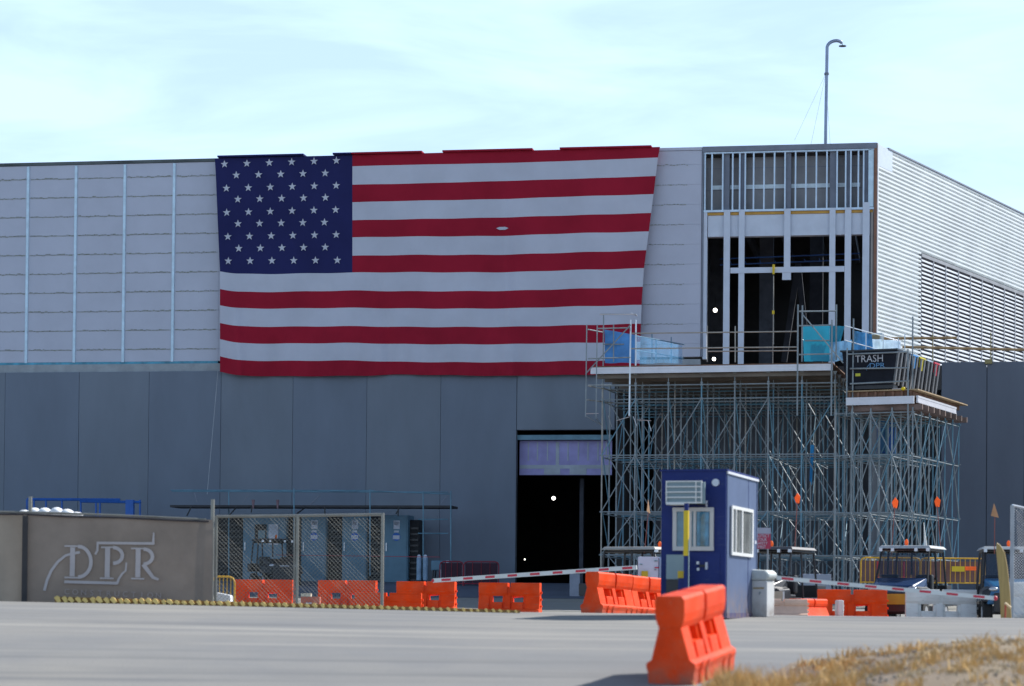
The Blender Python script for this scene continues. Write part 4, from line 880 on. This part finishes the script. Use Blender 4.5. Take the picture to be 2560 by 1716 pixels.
# ------------------------------------------------------------------ screened fence and chain link
def fpos(px, Y): p = at(px, 1400, Y); return Vector((p.x, Y, gz(p.x, Y)))
FYD = 49.8
sf = thing('screened_fence', 'fence covered in grey-brown windscreen with a faded builder logo', 'fence', Matrix.Identity(4))
def P(px, py, Y=FYD): return at(px, py, Y)
def scr(name, x0, x1, yt0, yt1, m, Y, n=24, nv=10):
    vs_ = []
    for j in range(nv+1):
        for i in range(n+1):
            u = i/n; px = x0+(x1-x0)*u; pt_ = P(px, yt0+(yt1-yt0)*u, Y); zb_ = gz(pt_.x, Y)-.03; z = pt_.z+(zb_-pt_.z)*j/nv+(.02*math.sin(u*21) if j == 0 else 0)
            y = Y+.014*math.sin(u*9+j*.3)+.016*noise.noise(Vector((px*.03, z*1.5, 0)))
            vs_.append((pt_.x*y/Y, y, z))
    fs = [(j*(n+1)+i, (j+1)*(n+1)+i, (j+1)*(n+1)+i+1, j*(n+1)+i+1) for j in range(nv) for i in range(n)]
    me = bpy.data.meshes.new(name); me.from_pydata(vs_, [], fs); me.materials.append(m); me.polygons.foreach_set('use_smooth', [True]*len(fs)); return link(me, name, sf)
scr('windscreen', 66, 532, 1287, 1302, screen_m, FYD); scr('windscreen', -60, 60, 1284, 1284, screen_l, FYD+.1)
B().path([P(-60, 1279), P(70, 1281), P(200, 1285), P(330, 1290), P(515, 1299)], .022, 6).obj('top_rail', fpost, sf)
B().path([P(-60, 1285, FYD-.06), P(70, 1286, FYD-.06), P(180, 1292, FYD-.06), P(300, 1294, FYD-.06), P(420, 1300, FYD-.06), P(522, 1304, FYD-.06)], .022, 6).obj('hem', hem_m, sf)
for px, py in ((76, 1242), (532, 1249)):
    a = P(px, py, FYD+.12); B().tube((a.x, a.y, gz(a.x, a.y)), a, .038, 8).obj('post', fpost, sf)
a = P(63, 1290, FYD-.05); B().box(a.x-.05, a.x+.06, a.y-.03, a.y+.0, gz(a.x, a.y)-.02, a.z).obj('overlap_strip', mat('screen_dark_strip', (.06,.055,.055), .9), sf)  # near-black strip where the two screens meet
# logo built from strokes: pixel coordinates measured on the photo
LG = 3.655; LY = FYD-.034
def lp_(x, y): return P(x/LG, 1180+y/LG, LY)
SK = [0]
def stroke(pts, w_, name='logo_stroke', m=logo_m, w2=None):
    SK[0] += 1; P3 = [lp_(*p)+Vector((0, -.0035*SK[0]*.5, 0)) for p in pts]; n = len(P3); s_ = FYD/6000/LG; vs_ = []
    for i, p in enumerate(P3):
        d = (P3[min(i+1, n-1)]-P3[max(i-1, 0)]); d.y = 0; d.normalize(); nn = Vector((-d.z, 0, d.x)); ww = (w_ if w2 is None else w_+(w2-w_)*i/(n-1))*s_/2
        vs_ += [p+nn*ww+Vector((0, 0, 0)), p-nn*ww]
    b = B(); f = [(2*i, 2*i+1, 2*i+3, 2*i+2) for i in range(n-1)]; m_ = len(vs_)
    vs2 = vs_+[v+Vector((0, .0015, 0)) for v in vs_]; b.add(vs2, f+[(2*i+m_, 2*i+2+m_, 2*i+3+m_, 2*i+1+m_) for i in range(n-1)]); b.obj(name, m, sf)
stroke([(405,1085),(430,990),(470,900),(530,820),(600,765),(650,750)], 26, w2=22)
stroke([(640,750),(730,735)], 24)
stroke([(870,755),(890,720),(893,640)], 20); stroke([(885,650),(1405,655)], 24); stroke([(1400,665),(1405,555)], 26, w2=12)
def arc_pts(cx, cy, rx, ry, a0, a1, n=12): return [(cx+rx*math.cos(R(a0+(a1-a0)*i/n)), cy-ry*math.sin(R(a0+(a1-a0)*i/n))) for i in range(n+1)]
stroke([(665,690),(660,955)], 46); stroke([(590,678),(720,680)], 14); stroke([(590,965),(720,968)], 14)
stroke(arc_pts(715, 822, 118, 140, 90, -90, 14), 32)
stroke([(985,695),(980,965)], 46); stroke([(925,690),(1050,690)], 14); stroke([(915,972),(1040,975)], 14); stroke(arc_pts(1035, 765, 85, 72, 90, -90), 32)
stroke([(1265,705),(1260,965)], 46); stroke([(1200,700),(1320,702)], 14); stroke([(1200,975),(1320,978)], 14); stroke(arc_pts(1315, 775, 80, 68, 90, -90), 32); stroke([(1310,845),(1400,965),(1450,985)], 40, w2=20)
stroke([(590,1005),(1075,1018)], 26); stroke([(1070,1025),(1090,975),(1120,930),(1150,905),(1158,830)], 22, w2=14)
for k_, ch in enumerate('CONSTRUCTION'):
    q = lp_(612+k_*76.0, 1098+k_*3.2); link(text_mesh(ch, .16, logo_d, 1.05), 'letter', sf, M=Matrix.Translation((q.x, LY, q.z)) @ UP)
# chain link gate panel
cl = thing('chain_link_fence', 'bare chain link panel with three posts in front of the cabinets', 'fence', Matrix.Identity(4))
CY = 50.0
for px, py, r_ in ((541, 1290, .032), (744, 1289, .034), (957, 1283, .034), (737, 1291, .018)):
    a = P(px, py, CY); B().tube((a.x, a.y, gz(a.x, a.y)), a, r_, 8).obj('post', fpost, cl)
B().path([P(541, 1292, CY), P(744, 1290, CY), P(957, 1287, CY)], .03, 8).obj('top_rail', fpost, cl)
def mesh_panel(th, px0, px1, pyt, Y, m, step_=.085, r_=.0037, n=3):
    a, c = P(px0, pyt, Y), P(px1, pyt-3, Y); z1_ = a.z; z0_ = gz(a.x, Y)+.05; Wd = c.x-a.x; Hh = z1_-z0_; b = B(); d = -Hh
    while d < Wd:
        u0 = max(d, 0); v0 = u0-d; u1 = min(d+Hh, Wd); v1 = u1-d
        if u1 > u0:
            b.tube((a.x+u0, Y, z0_+v0), (a.x+u1, Y, z0_+v1), r_, n, caps=False); b.tube((c.x-u0, Y+.006, z0_+v0), (c.x-u1, Y+.006, z0_+v1), r_, n, caps=False)
        d += step_
    o = b.obj('wire_mesh', m, th); return o
mesh_panel(cl, 541, 957, 1292, CY, wire_m)
rc_ = thing('chain_link_fence', 'tall pale chain link panel at the right edge of the photo', 'fence', Matrix.Identity(4))
a = P(2531, 1264, 52); B().tube((a.x, 52, gz(a.x, 52)), a, .045, 8).obj('post', mat('pale_post', (.40,.42,.44), .5), rc_)
a2 = P(2620, 1284, 52.5); B().tube(a, a2, .03, 8).obj('top_rail', steel, rc_)
mesh_panel(rc_, 2532, 2640, 1272, 52, wire_w, .06)
# sacks on crates behind the screen
ct = thing('crate_stack', 'timber crate stack hidden behind the screened fence, carrying white sacks', 'crate', Matrix.Translation((P(125, 1400, 52).x, 52.2, gz(-9, 52)))); B().box(-.75, .75, -.3, .6, 0, .95).obj('crate', wood_rail, ct); B().box(-.7, .7, -.3, .6, .96, P(125, 1296, 52).z-gz(-9, 52)).obj('crate', ply_m, ct)
for i, px in enumerate((62, 86, 112, 142, 168, 192)):
    q = P(px, (1283, 1281, 1281, 1281, 1283, 1287)[i], 52); o = B().ball((0, 0, 0), .145, .2, (.07, .10, .10, .11, .09, .06)[i], 12, 8, .04).obj('sack', sack_m, None, smooth=True); o.matrix_world = Matrix.Translation(q)
    tag(o, ['leftmost flat white sack on top behind the screened fence', 'white sack right beside the tall fence post', 'white sack third from the left on the fence top', 'largest white sack in the middle right of the row', 'white sack fifth from the left on the fence top', 'rightmost smallest white sack behind the fence top'][i], 'sack', 'white sacks behind the screened fence')

# ------------------------------------------------------------------ guard booth
bc = at(1813, 1500, 44.0); BA = R(17); zb0 = gz(bc.x, 45)
BF = Fr((bc.x, 44.0, zb0), BA)      # local x: along the front face (corner at 0, face on negative x); y: away
BW, BD = 1.213, 2.93; BH = BF.loc(1813, 1178, 0).z
bo = thing('guard_booth', 'narrow navy guard booth with pale side wall, wall air conditioner and sliding windows', 'booth', BF)
B().box(-BW, 0, 0, .05, .0, BH).obj('front_wall', navy_p, bo); B().box(-.05, .004, .051, BD, .0, BH-.03).obj('side_wall', sidewall, bo)
B().box(-BW-.004, -BW+.05, .051, BD, 0, BH-.03).obj('side_wall', navy_p, bo); B().box(-BW+.05, -.05, BD-.05, BD, 0, BH-.03).obj('rear_wall', navy_p, bo)
B().box(-BW-.03, .03, -.03, BD+.03, BH+.001, BH+.035).obj('roof', navy_p, bo); B().box(.006, .035, .03, BD, BH-.045, BH-.001).obj('roof_trim', white_trim, bo)
def bl(px, py, off=0.): return BF.loc(px, py, off)
def brect(x0, y0, x1, y1, o0, o1, name, m, parent=bo, bevel=0):
    a, c = bl(x0, y1, o0), bl(x1, y0, o0); return B().box(a.x, c.x, o0, o1, a.z, c.z).obj(name, m, parent, bevel=bevel)
ac = brect(1666, 1205, 1762, 1260, -.36, -.30, 'air_conditioner', greyp)
brect(1669, 1208, 1753, 1257, -.299, -.002, 'housing', mat('ac_shell', (.40,.40,.40), .5), ac)
for k in range(5): brect(1664, 1202+k*13.3, 1755, 1205.5+k*13.3, -.40, -.365, 'grille_bar', frame_w, ac)
for p in (1664, 1738, 1752): brect(p, 1203, p+3, 1258, -.395, -.363, 'grille_bar', frame_w, ac)
brect(1665, 1257, 1711, 1262, -.43, -.02, 'ledge', frame_w, bo)
q = bl(1790, 1207, 0); B().tube((q.x, -.05, q.z), (q.x, -.002, q.z), .068, 16).obj('round_light', mat('light_lens', (.62,.66,.72), .3), bo)
def window(x0, y0, x1, y1, fm, gm, fw, parts_):
    w_ = brect(x0, y0, x1, y1, -.02, -.002, 'window', gm)
    for (a, b_, c, d) in ((x0, y0, x1, y0+fw), (x0, y1-fw, x1, y1), (x0, y0+fw, x0+fw, y1-fw), (x1-fw, y0+fw, x1, y1-fw)): brect(a, b_, c, d, -.06, -.021, 'frame', fm, w_)
    for a in parts_: brect(a, y0+fw, a+fw*.7, y1-fw, -.055, -.022, 'mullion', fm, w_)
    return w_
w1 = window(1681, 1269, 1784, 1377, frame_c, glass_m, 10, (1722, 1733)); brect(1742, 1281, 1772, 1363, -.045, -.021, 'pane', glass_t, w1)
yp = thing('bollard_sleeve', 'dark post with a tall yellow sleeve in front of the booth window', 'bollard', BF.m @ Matrix.Translation((bl(1715.5, 1400, -.7).x, -.7, 0)))
za, zc = bl(1715, 1390, -.7).z, bl(1715, 1277, -.7).z
B().box(-.042, .042, -.05, .03, za, zc).obj('sleeve', yellow_m, yp); B().box(-.035, .035, -.04, .02, 0, zc+.13).obj('post', navy_p, yp)
B().box(.045, .055, -.03, .01, .02, za+.3).obj('conduit', greyp, yp)
brect(1665, 1387, 1709, 1449, -.30, -.02, 'meter_box', greyp, bo, .01); brect(1665, 1450, 1709, 1500, -.28, -.02, 'meter_recess', black_m)
yq = thing('bollard', 'short navy bollard with a square yellow head by the booth', 'bollard', BF.m @ Matrix.Translation((bl(1705, 1400, -.6).x, -.6, 0)))
zc = bl(1705, 1428, -.6).z; B().box(-.055, .055, -.05, .05, 0, zc-.13).obj('post', navy_p, yq); B().box(-.065, .065, -.06, .06, zc-.128, zc).obj('head', mat('bollard_yellow', (.62,.42,.01), .5), yq)
dr = brect(1722, 1381, 1800, 1545, -.012, -.001, 'door', navy_p); brect(1741, 1404, 1748, 1411, -.05, -.013, 'lock', steel, dr); brect(1742, 1420, 1748, 1427, -.05, -.013, 'knob', steel, dr); brect(1763, 1406, 1768, 1424, -.07, -.013, 'handle', label_w, dr); brect(1748, 1412, 1763, 1418, -.05, -.013, 'latch', black_m, dr)
brect(1743, 1259, 1768, 1263, -.10, -.013, 'bracket', black_m); brect(1764, 1252, 1768, 1267, -.10, -.06, 'bracket', label_w)
for y_ in (.06, 2.86): B().box(.005, .016, y_, y_+.05, .02, BH-.06).obj('corner_trim', sidewall, bo)
B().box(.005, .020, .06, 2.9, .0, .10).obj('skirt', navy_p, bo); B().box(-BW, -.0, -.012, -.001, .0, .10).obj('skirt', navy_p, bo)
B().box(.005, .010, 2.05, 2.065, .11, BH-.06).obj('seam', MATS['navy_paint'], bo)
# side window on local x = 0 face
SF = Fr((bc.x, 44.0, zb0), BA-math.pi/2)   # local x runs along the side, local y into the booth
def side_rect(x0, y0, x1, y1, o0, o1, name, m, parent=None):
    a, c = SF.loc(x0, y1, o0), SF.loc(x1, y0, o0); zA, zB_ = (SF.loc(x0, y1, 0).z+SF.loc(x1, y1+ (y1-1520)*0, 0).z)/2, (SF.loc(x0, y0, 0).z+SF.loc(x1, y0, 0).z)/2
    return B().box(a.x, c.x, o0, o1, zA, zB_).obj(name, m, parent or bo, M=None)
SM = BF.m.inverted() @ SF.m
def side(y0, y1, z0, z1, x0, x1, name, m, parent): return B().box(x0, x1, y0, y1, z0, z1).obj(name, m, parent)
sy0, sy1 = SF.loc(1825, 1330, 0).x, SF.loc(1877, 1330, 0).x; sz0, sz1 = SF.loc(1850, 1383, 0).z, SF.loc(1850, 1277, 0).z
sw = side(sy0, sy1, sz0, sz1, .006, .02, 'window', glass_g, bo)
for (a, b_, c, d) in ((sy0-.03, sy1+.03, sz0-.06, sz0), (sy0-.03, sy1+.03, sz1, sz1+.06), (sy0-.03, sy0+.06, sz0, sz1), (sy1-.07, sy1+.03, sz0, sz1), ((sy0+sy1)/2-.09, (sy0+sy1)/2+.0, sz0, sz1), (sy0+.32, sy0+.37, sz0, sz1)): side(a, b_, c, d, .021, .05, 'frame', frame_w, sw)
q = SF.loc(1883, 1356, 0); side(q.x-.07, q.x+.07, q.z-.03, q.z+.03, .006, .05, 'vent', label_w, bo)

# ------------------------------------------------------------------ gates and cabinets next to the booth
def gate_arm(th, a, c, n, w0=.04):
    a, c = Vector(a), Vector(c); d = c-a; u = d.normalized(); upv = Vector((0, 0, 1)); up2 = (upv-u*upv.dot(u)).normalized(); sd_ = u.cross(up2)
    def seg(t0, t1, m, name, k=1.0, yo=0.0):
        p, q = a+d*t0, a+d*t1; h = up2*w0*k; s2 = sd_*.02*(1+yo)
        B().hexa([p-h-s2, q-h-s2, q-h+s2, p-h+s2], [p+h-s2, q+h-s2, q+h+s2, p+h+s2]).obj(name, m, th)
    seg(0, 1, gate_w, 'arm')
    for k in range(n): t0 = .02+k/n; seg(t0, t0+.42/n, gate_r, 'red_band', .55, .25)
    B().ball(c, .05, .05, .05).obj('tip', gate_r, th)
gl = thing('barrier_gate', 'left gate: pale cabinet with a long red and white arm reaching left', 'gate', Matrix.Identity(4))
gate_arm(gl, at(1592, 1419, 62.1), at(1083, 1452, 65), 9, .056)
def cabbox(th, x0, x1, y0, Y, d, m, name, z0=None, bevel=.01):
    a, c = at(x0, y0, Y), at(x1, y0, Y); z = gz(a.x, Y) if z0 is None else z0; return B().box(a.x, c.x, Y, Y+d, z, a.z).obj(name, m, th, bevel=bevel)
cabbox(gl, 1597, 1647, 1392, 62.4, .5, mat('lilac_white_cabinet', (.62,.62,.72), .5, var=.06), 'housing'); cabbox(gl, 1648.5, 1664, 1393, 62.35, .55, mat('cabinet_side', (.36,.44,.60), .5), 'housing_side')
a = at(1604, 1442, 62.3); c = at(1620, 1428, 62.3); B().box(a.x, c.x, 62.33, 62.395, a.z, c.z).obj('yellow_label', MATS['bollard_yellow'], gl)
for (x, y, w_) in ((1636, 1401, 8), (1637, 1418, 14), (1636, 1423, 5), (1600, 1410, 6)): a = at(x, y+3, 62.36); c = at(x+w_, y, 62.36); B().box(a.x, c.x, 62.37, 62.396, a.z, c.z).obj('label_plate', label_r if y == 1418 else greyp, gl)
gr = thing('barrier_gate', 'right gate: white round-headed machine with a red and white arm reaching right', 'gate', Matrix.Identity(4))
gate_arm(gr, at(1942, 1445, 46.2), at(2488, 1496, 47.5), 8, .040)
gp = at(1917, 1500, 46.2); GF = Fr((gp.x, 46.2, gz(gp.x, 46.2)), R(35)); GM = GF.m
def gbox(x0, x1, y0, y1, z0, z1, name, m, bev=.012): return link(B().box(x0, x1, y0, y1, z0, z1).mesh(name, m), name, gr, bev, M=GM)
gh = GF.loc(1917, 1452, 0).z
gbox(-.36, 0, 0, .30, 0, gh, 'housing', whitep)
hb = B(); hb.prism([(-.40, gh+.003), (-.02, gh+.003), (.05, gh+.06), (.05, gh+.14), (-.03, gh+.20), (-.40, gh+.22)], -.03, .34, 'y'); link(hb.mesh('motor_head', MATS.get('gate_head') or mat('gate_head', (.66,.70,.66), .45)), 'motor_head', gr, .04, M=GM)
gbox(-.30, -.06, -.006, -.001, gh-.16, gh-.13, 'label_plate', mat('tan_label', (.45,.32,.15), .6), 0)
t = text_mesh('P', .09, greyp); link(t, 'lettering', gr, M=GM @ Matrix.Translation((-.15, -.006, gh-.25)) @ UP)
# red sign
sg = thing('site_sign', 'red sign with a pale top band and rows of white lettering behind the booth', 'sign', Matrix.Translation((at(1905, 1345, 60).x, 60, gz(6.2, 60))))
p0, p1 = at(1880, 1372, 60), at(1927, 1320, 60); ox = at(1905, 1345, 60).x; oz = gz(6.2, 60); pm = at(1900, 1335, 60).z
B().box(p0.x-ox, p1.x-ox, 0, .02, p0.z-oz, pm-oz).obj('panel', sign_red, sg); B().box(p0.x-ox, p1.x-ox, 0, .02, pm-oz+.003, p1.z-oz).obj('top_band', mat('sign_band', (.36,.38,.46), .6), sg)
for dx in (-.2, .15): B().tube((dx, .04, 0), (dx, .04, p1.z-oz), .02, 6).obj('post', tube_m, sg)
for k, s_ in enumerate(('PROTECT', 'YOUR', 'SAFETY', 'FIRST')):
    t = text_mesh(s_, .105, label_w, .8, .003); link(t, 'lettering', sg, M=Matrix.Translation((-.02+.02, -.006, pm-oz-.055-k*.092)) @ UP)

# ------------------------------------------------------------------ utility carts
def wheel(th, x, y, r=.33, w_=.24):
    o = B().tube((x-w_/2, y, r), (x+w_/2, y, r), r, 20).obj('wheel', rubber, th, bevel=.03)
    B().tube((x-w_/2-.01, y, r), (x+w_/2+.01, y, r), r*.52, 12).obj('rim', steel, o)
def utv(label, M_, paint, roofm, plate=False, bars=True, wind=True, hl=True):
    t = thing('utility_cart', label, 'utility cart', M_, 'parked utility carts')   # front faces local -y
    for x in (-.62, .62):
        for y in (-1.0, 1.0): wheel(t, x, y)
    B().box(-.52, .52, -1.35, 1.4, .30, .52).obj('chassis', black_m, t, bevel=.02)
    # hood: wedge rising to the windscreen base
    B().hexa([(-.66, -1.5, .55), (.66, -1.5, .55), (.68, -.55, .55), (-.68, -.55, .55)], [(-.50, -1.42, 1.02), (.50, -1.42, 1.02), (.66, -.55, 1.22), (-.66, -.55, 1.22)]).obj('hood', paint, t, bevel=.05)
    for s_ in (-1, 1):
        B().hexa([(s_*.52, -1.45, .60), (s_*.80, -1.38, .62), (s_*.80, -.60, .62), (s_*.52, -.60, .60)][::s_], [(s_*.54, -1.36, .98), (s_*.76, -1.3, .90), (s_*.78, -.66, .92), (s_*.56, -.66, 1.06)][::s_]).obj('fender', paint if not hl else black_m, t, bevel=.03)
        B().ball((s_*.50, -1.44, .93), .12, .05, .06).obj('headlight', steel, t, smooth=True)
        B().box(s_*.44-.22, s_*.44+.22, -.10, .12, .82, 1.30).obj('seat_back', black_m, t, bevel=.04); B().box(s_*.44-.22, s_*.44+.22, -.50, .0, .66, .80).obj('seat', black_m, t, bevel=.04)
    B().box(-.5, .5, -1.60, -1.46, .34, .84).obj('bumper', black_m, t, bevel=.03)
    cage = [[(-.66,-.58,1.10),(-.60,-.20,1.92)], [(.66,-.58,1.10),(.60,-.20,1.92)], [(-.66,.45,.55),(-.60,.42,1.92)], [(.66,.45,.55),(.60,.42,1.92)], [(-.60,-.20,1.92),(-.60,1.25,1.90)], [(.60,-.20,1.92),(.60,1.25,1.90)], [(-.68,1.35,.75),(-.60,1.25,1.90)], [(.68,1.35,.75),(.60,1.25,1.90)], [(-.6,-.2,1.92),(.6,-.2,1.92)], [(-.6,1.25,1.9),(.6,1.25,1.9)], [(0,.42,1.3),(0,.42,1.92)], [(-.66,.45,1.2),(.66,.45,1.2)]]
    for a, c in cage: B().tube(a, c, .030, 6).obj('cage_tube', black_m, t)
    B().hexa([(-.69, -.32, 1.95), (.69, -.32, 1.95), (.69, 1.32, 1.95), (-.69, 1.32, 1.95)], [(-.62, -.24, 2.03), (.62, -.24, 2.03), (.62, 1.25, 2.03), (-.62, 1.25, 2.03)]).obj('roof', roofm, t, bevel=.02)
    for x in (-.6, -.3, .3, .6): B().box(x-.04, x+.04, -.34, -.26, 1.88, 1.96).obj('roof_clamp', steel, t)
    if wind:
        g = B().hexa([(-.62, -.56, 1.23), (.62, -.56, 1.23), (.62, -.545, 1.23), (-.62, -.545, 1.23)], [(-.57, -.24, 1.84), (.57, -.24, 1.84), (.57, -.225, 1.84), (-.57, -.225, 1.84)]); g.obj('windscreen', mat('utv_glass', (.04,.06,.09), .12, var=.1, alpha=.42, spec=.35), t)
    B().box(-.65, .65, 1.38, 2.0, .72, 1.05).obj('cargo_bed', black_m, t, bevel=.02)
    B().ball((0, -.1, 2.10), .05, .05, .09).obj('beacon', flag_o, t)
    if plate: B().box(-.38, .38, -1.62, -1.605, .54, .80).obj('plate', mat('amber_plate', (.45,.27,.02), .6), t)
    B().box(-.18, .18, -1.50, -1.45, .90, .93).obj('badge', label_w, t)
    return t
def whip(th, M_, px0, py0, px1, py1, Y, m, pen):
    a, c = M_.inverted() @ at(px0, py0, Y), M_.inverted() @ at(px1, py1, Y)
    B().tube(a, c, .011, 5).obj('whip_pole', mat('whip_red_brown', (.30,.08,.06), .6), th)
    s_ = .0115*Y/69
    if pen == 'tri': B().prism([(c.x-.02, c.z+.35), (c.x+.10, c.z-.02), (c.x-.10, c.z+.03)], c.y-.005, c.y+.005, 'y').obj('pennant', m, th)
    else: B().prism([(c.x+pen*.01, c.z+.25), (c.x+.09, c.z+.15), (c.x+.06, c.z-.03), (c.x-.03, c.z-.03), (c.x-.08, c.z+.12)], c.y-.006, c.y+.006, 'y').obj('pennant', m, th)
UY = 69
m1 = pplace(1932, 66, R(-30)) @ Matrix.Scale(1.06, 4); u1 = utv('black utility cart behind the right gate machine, tall orange whip flag', m1, black_m, mat('utv_dark_roof', (.10,.095,.10), .5), wind=False); whip(u1, m1, 1987, 1372, 1993, 1256, 68, flag_o, 1)
m2 = pplace(2268, 66.5, R(-24)) @ Matrix.Scale(1.10, 4); u2 = utv('dark blue utility cart facing the camera with an amber plate', m2, utv_blue, utv_white, plate=True); whip(u2, m2, 2228, 1392, 2237, 1268, 68, flag_o, 1); whip(u2, m2, 2352, 1372, 2343, 1265, 70, flag_o, -1)
qq = m2.inverted(); b = B(); b.prism([((qq @ at(2350, 1320, 69.5)).x, (qq @ at(2350, 1312, 69.5)).z), ((qq @ at(2362, 1390, 69.5)).x, (qq @ at(2362, 1390, 69.5)).z), ((qq @ at(2351, 1390, 69.5)).x, (qq @ at(2351, 1390, 69.5)).z)], 1.3, 1.33, 'y'); b.obj('banner', whitep, u2)
m3 = pplace(2520, 63, R(-6)) @ Matrix.Scale(1.03, 4); u3 = utv('blue utility cart behind the upright board at the right edge', m3, utv_teal, utv_white); whip(u3, m3, 2486, 1385, 2487, 1293, 62, flag_tan, 'tri')
m4 = pplace(1640, 64, R(60)); u4 = utv('pale-roofed utility cart half hidden by the guard booth', m4, black_m, mat('utv_beige_roof', (.42,.40,.36), .5), wind=False); whip(u4, m4, 1611, 1384, 1621, 1282, 64, flag_tan, 'tri')
m5 = Matrix.Translation(F.m @ Vector((F.loc(688, 1400, -6).x, -6, gz(-8, 93)-1.0))) @ Matrix.Rotation(R(20), 4, 'Z'); u5 = utv('dark utility cart parked behind the chain link by the cabinets', m5, black_m, black_m, wind=False)

# upright tan board
bd = thing('upright_board', 'tall curved tan board standing upright at the right edge', 'board', Matrix.Identity(4))
out_ = [(2491,1356),(2500,1362),(2512,1382),(2519,1420),(2525,1480),(2529,1552),(2502,1552),(2499,1480),(2494,1420),(2490,1380)]
P0 = [at(x, y, 50.) for x, y in out_]; b = B(); n = len(P0); b.add([tuple(p) for p in P0]+[(p.x+.02, p.y+.07, p.z) for p in P0], [tuple(range(n-1, -1, -1)), tuple(range(n, 2*n))]+[(k, (k+1) % n, n+(k+1) % n, n+k) for k in range(n)]); b.obj('board', board_m, bd, bevel=.015)
B().tube(at(2512, 1508, 49.7), at(2527, 1520, 49.7), .03, 6).obj('grip', mat('tan_grip', (.75,.55,.30), .6), bd); B().tube(at(2514, 1512, 49.7), at(2513, 1545, 49.7), .02, 6).obj('strut', mat('rail_red2', (.50,.10,.05), .6), bd)
# concrete plinths under the scaffold
for i, (a, c) in enumerate(((2005, 2078), (1425, 1450))):
    Yp = 84 if i == 0 else 90; q0, q1 = at(a, 1435, Yp), at(c, 1435, Yp); t = thing('concrete_plinth', ['long pale plinth at the scaffold foot behind the black cart', 'short pale plinth at the right side of the doorway'][i], 'plinth', Matrix.Translation((q0.x, Yp, gz(q0.x, Yp))))
    B().box(0, q1.x-q0.x, 0, .6, 0, q0.z-gz(q0.x, Yp)).obj('block', mat('pale_plinth', (.30,.33,.40), .7), t, bevel=.02)
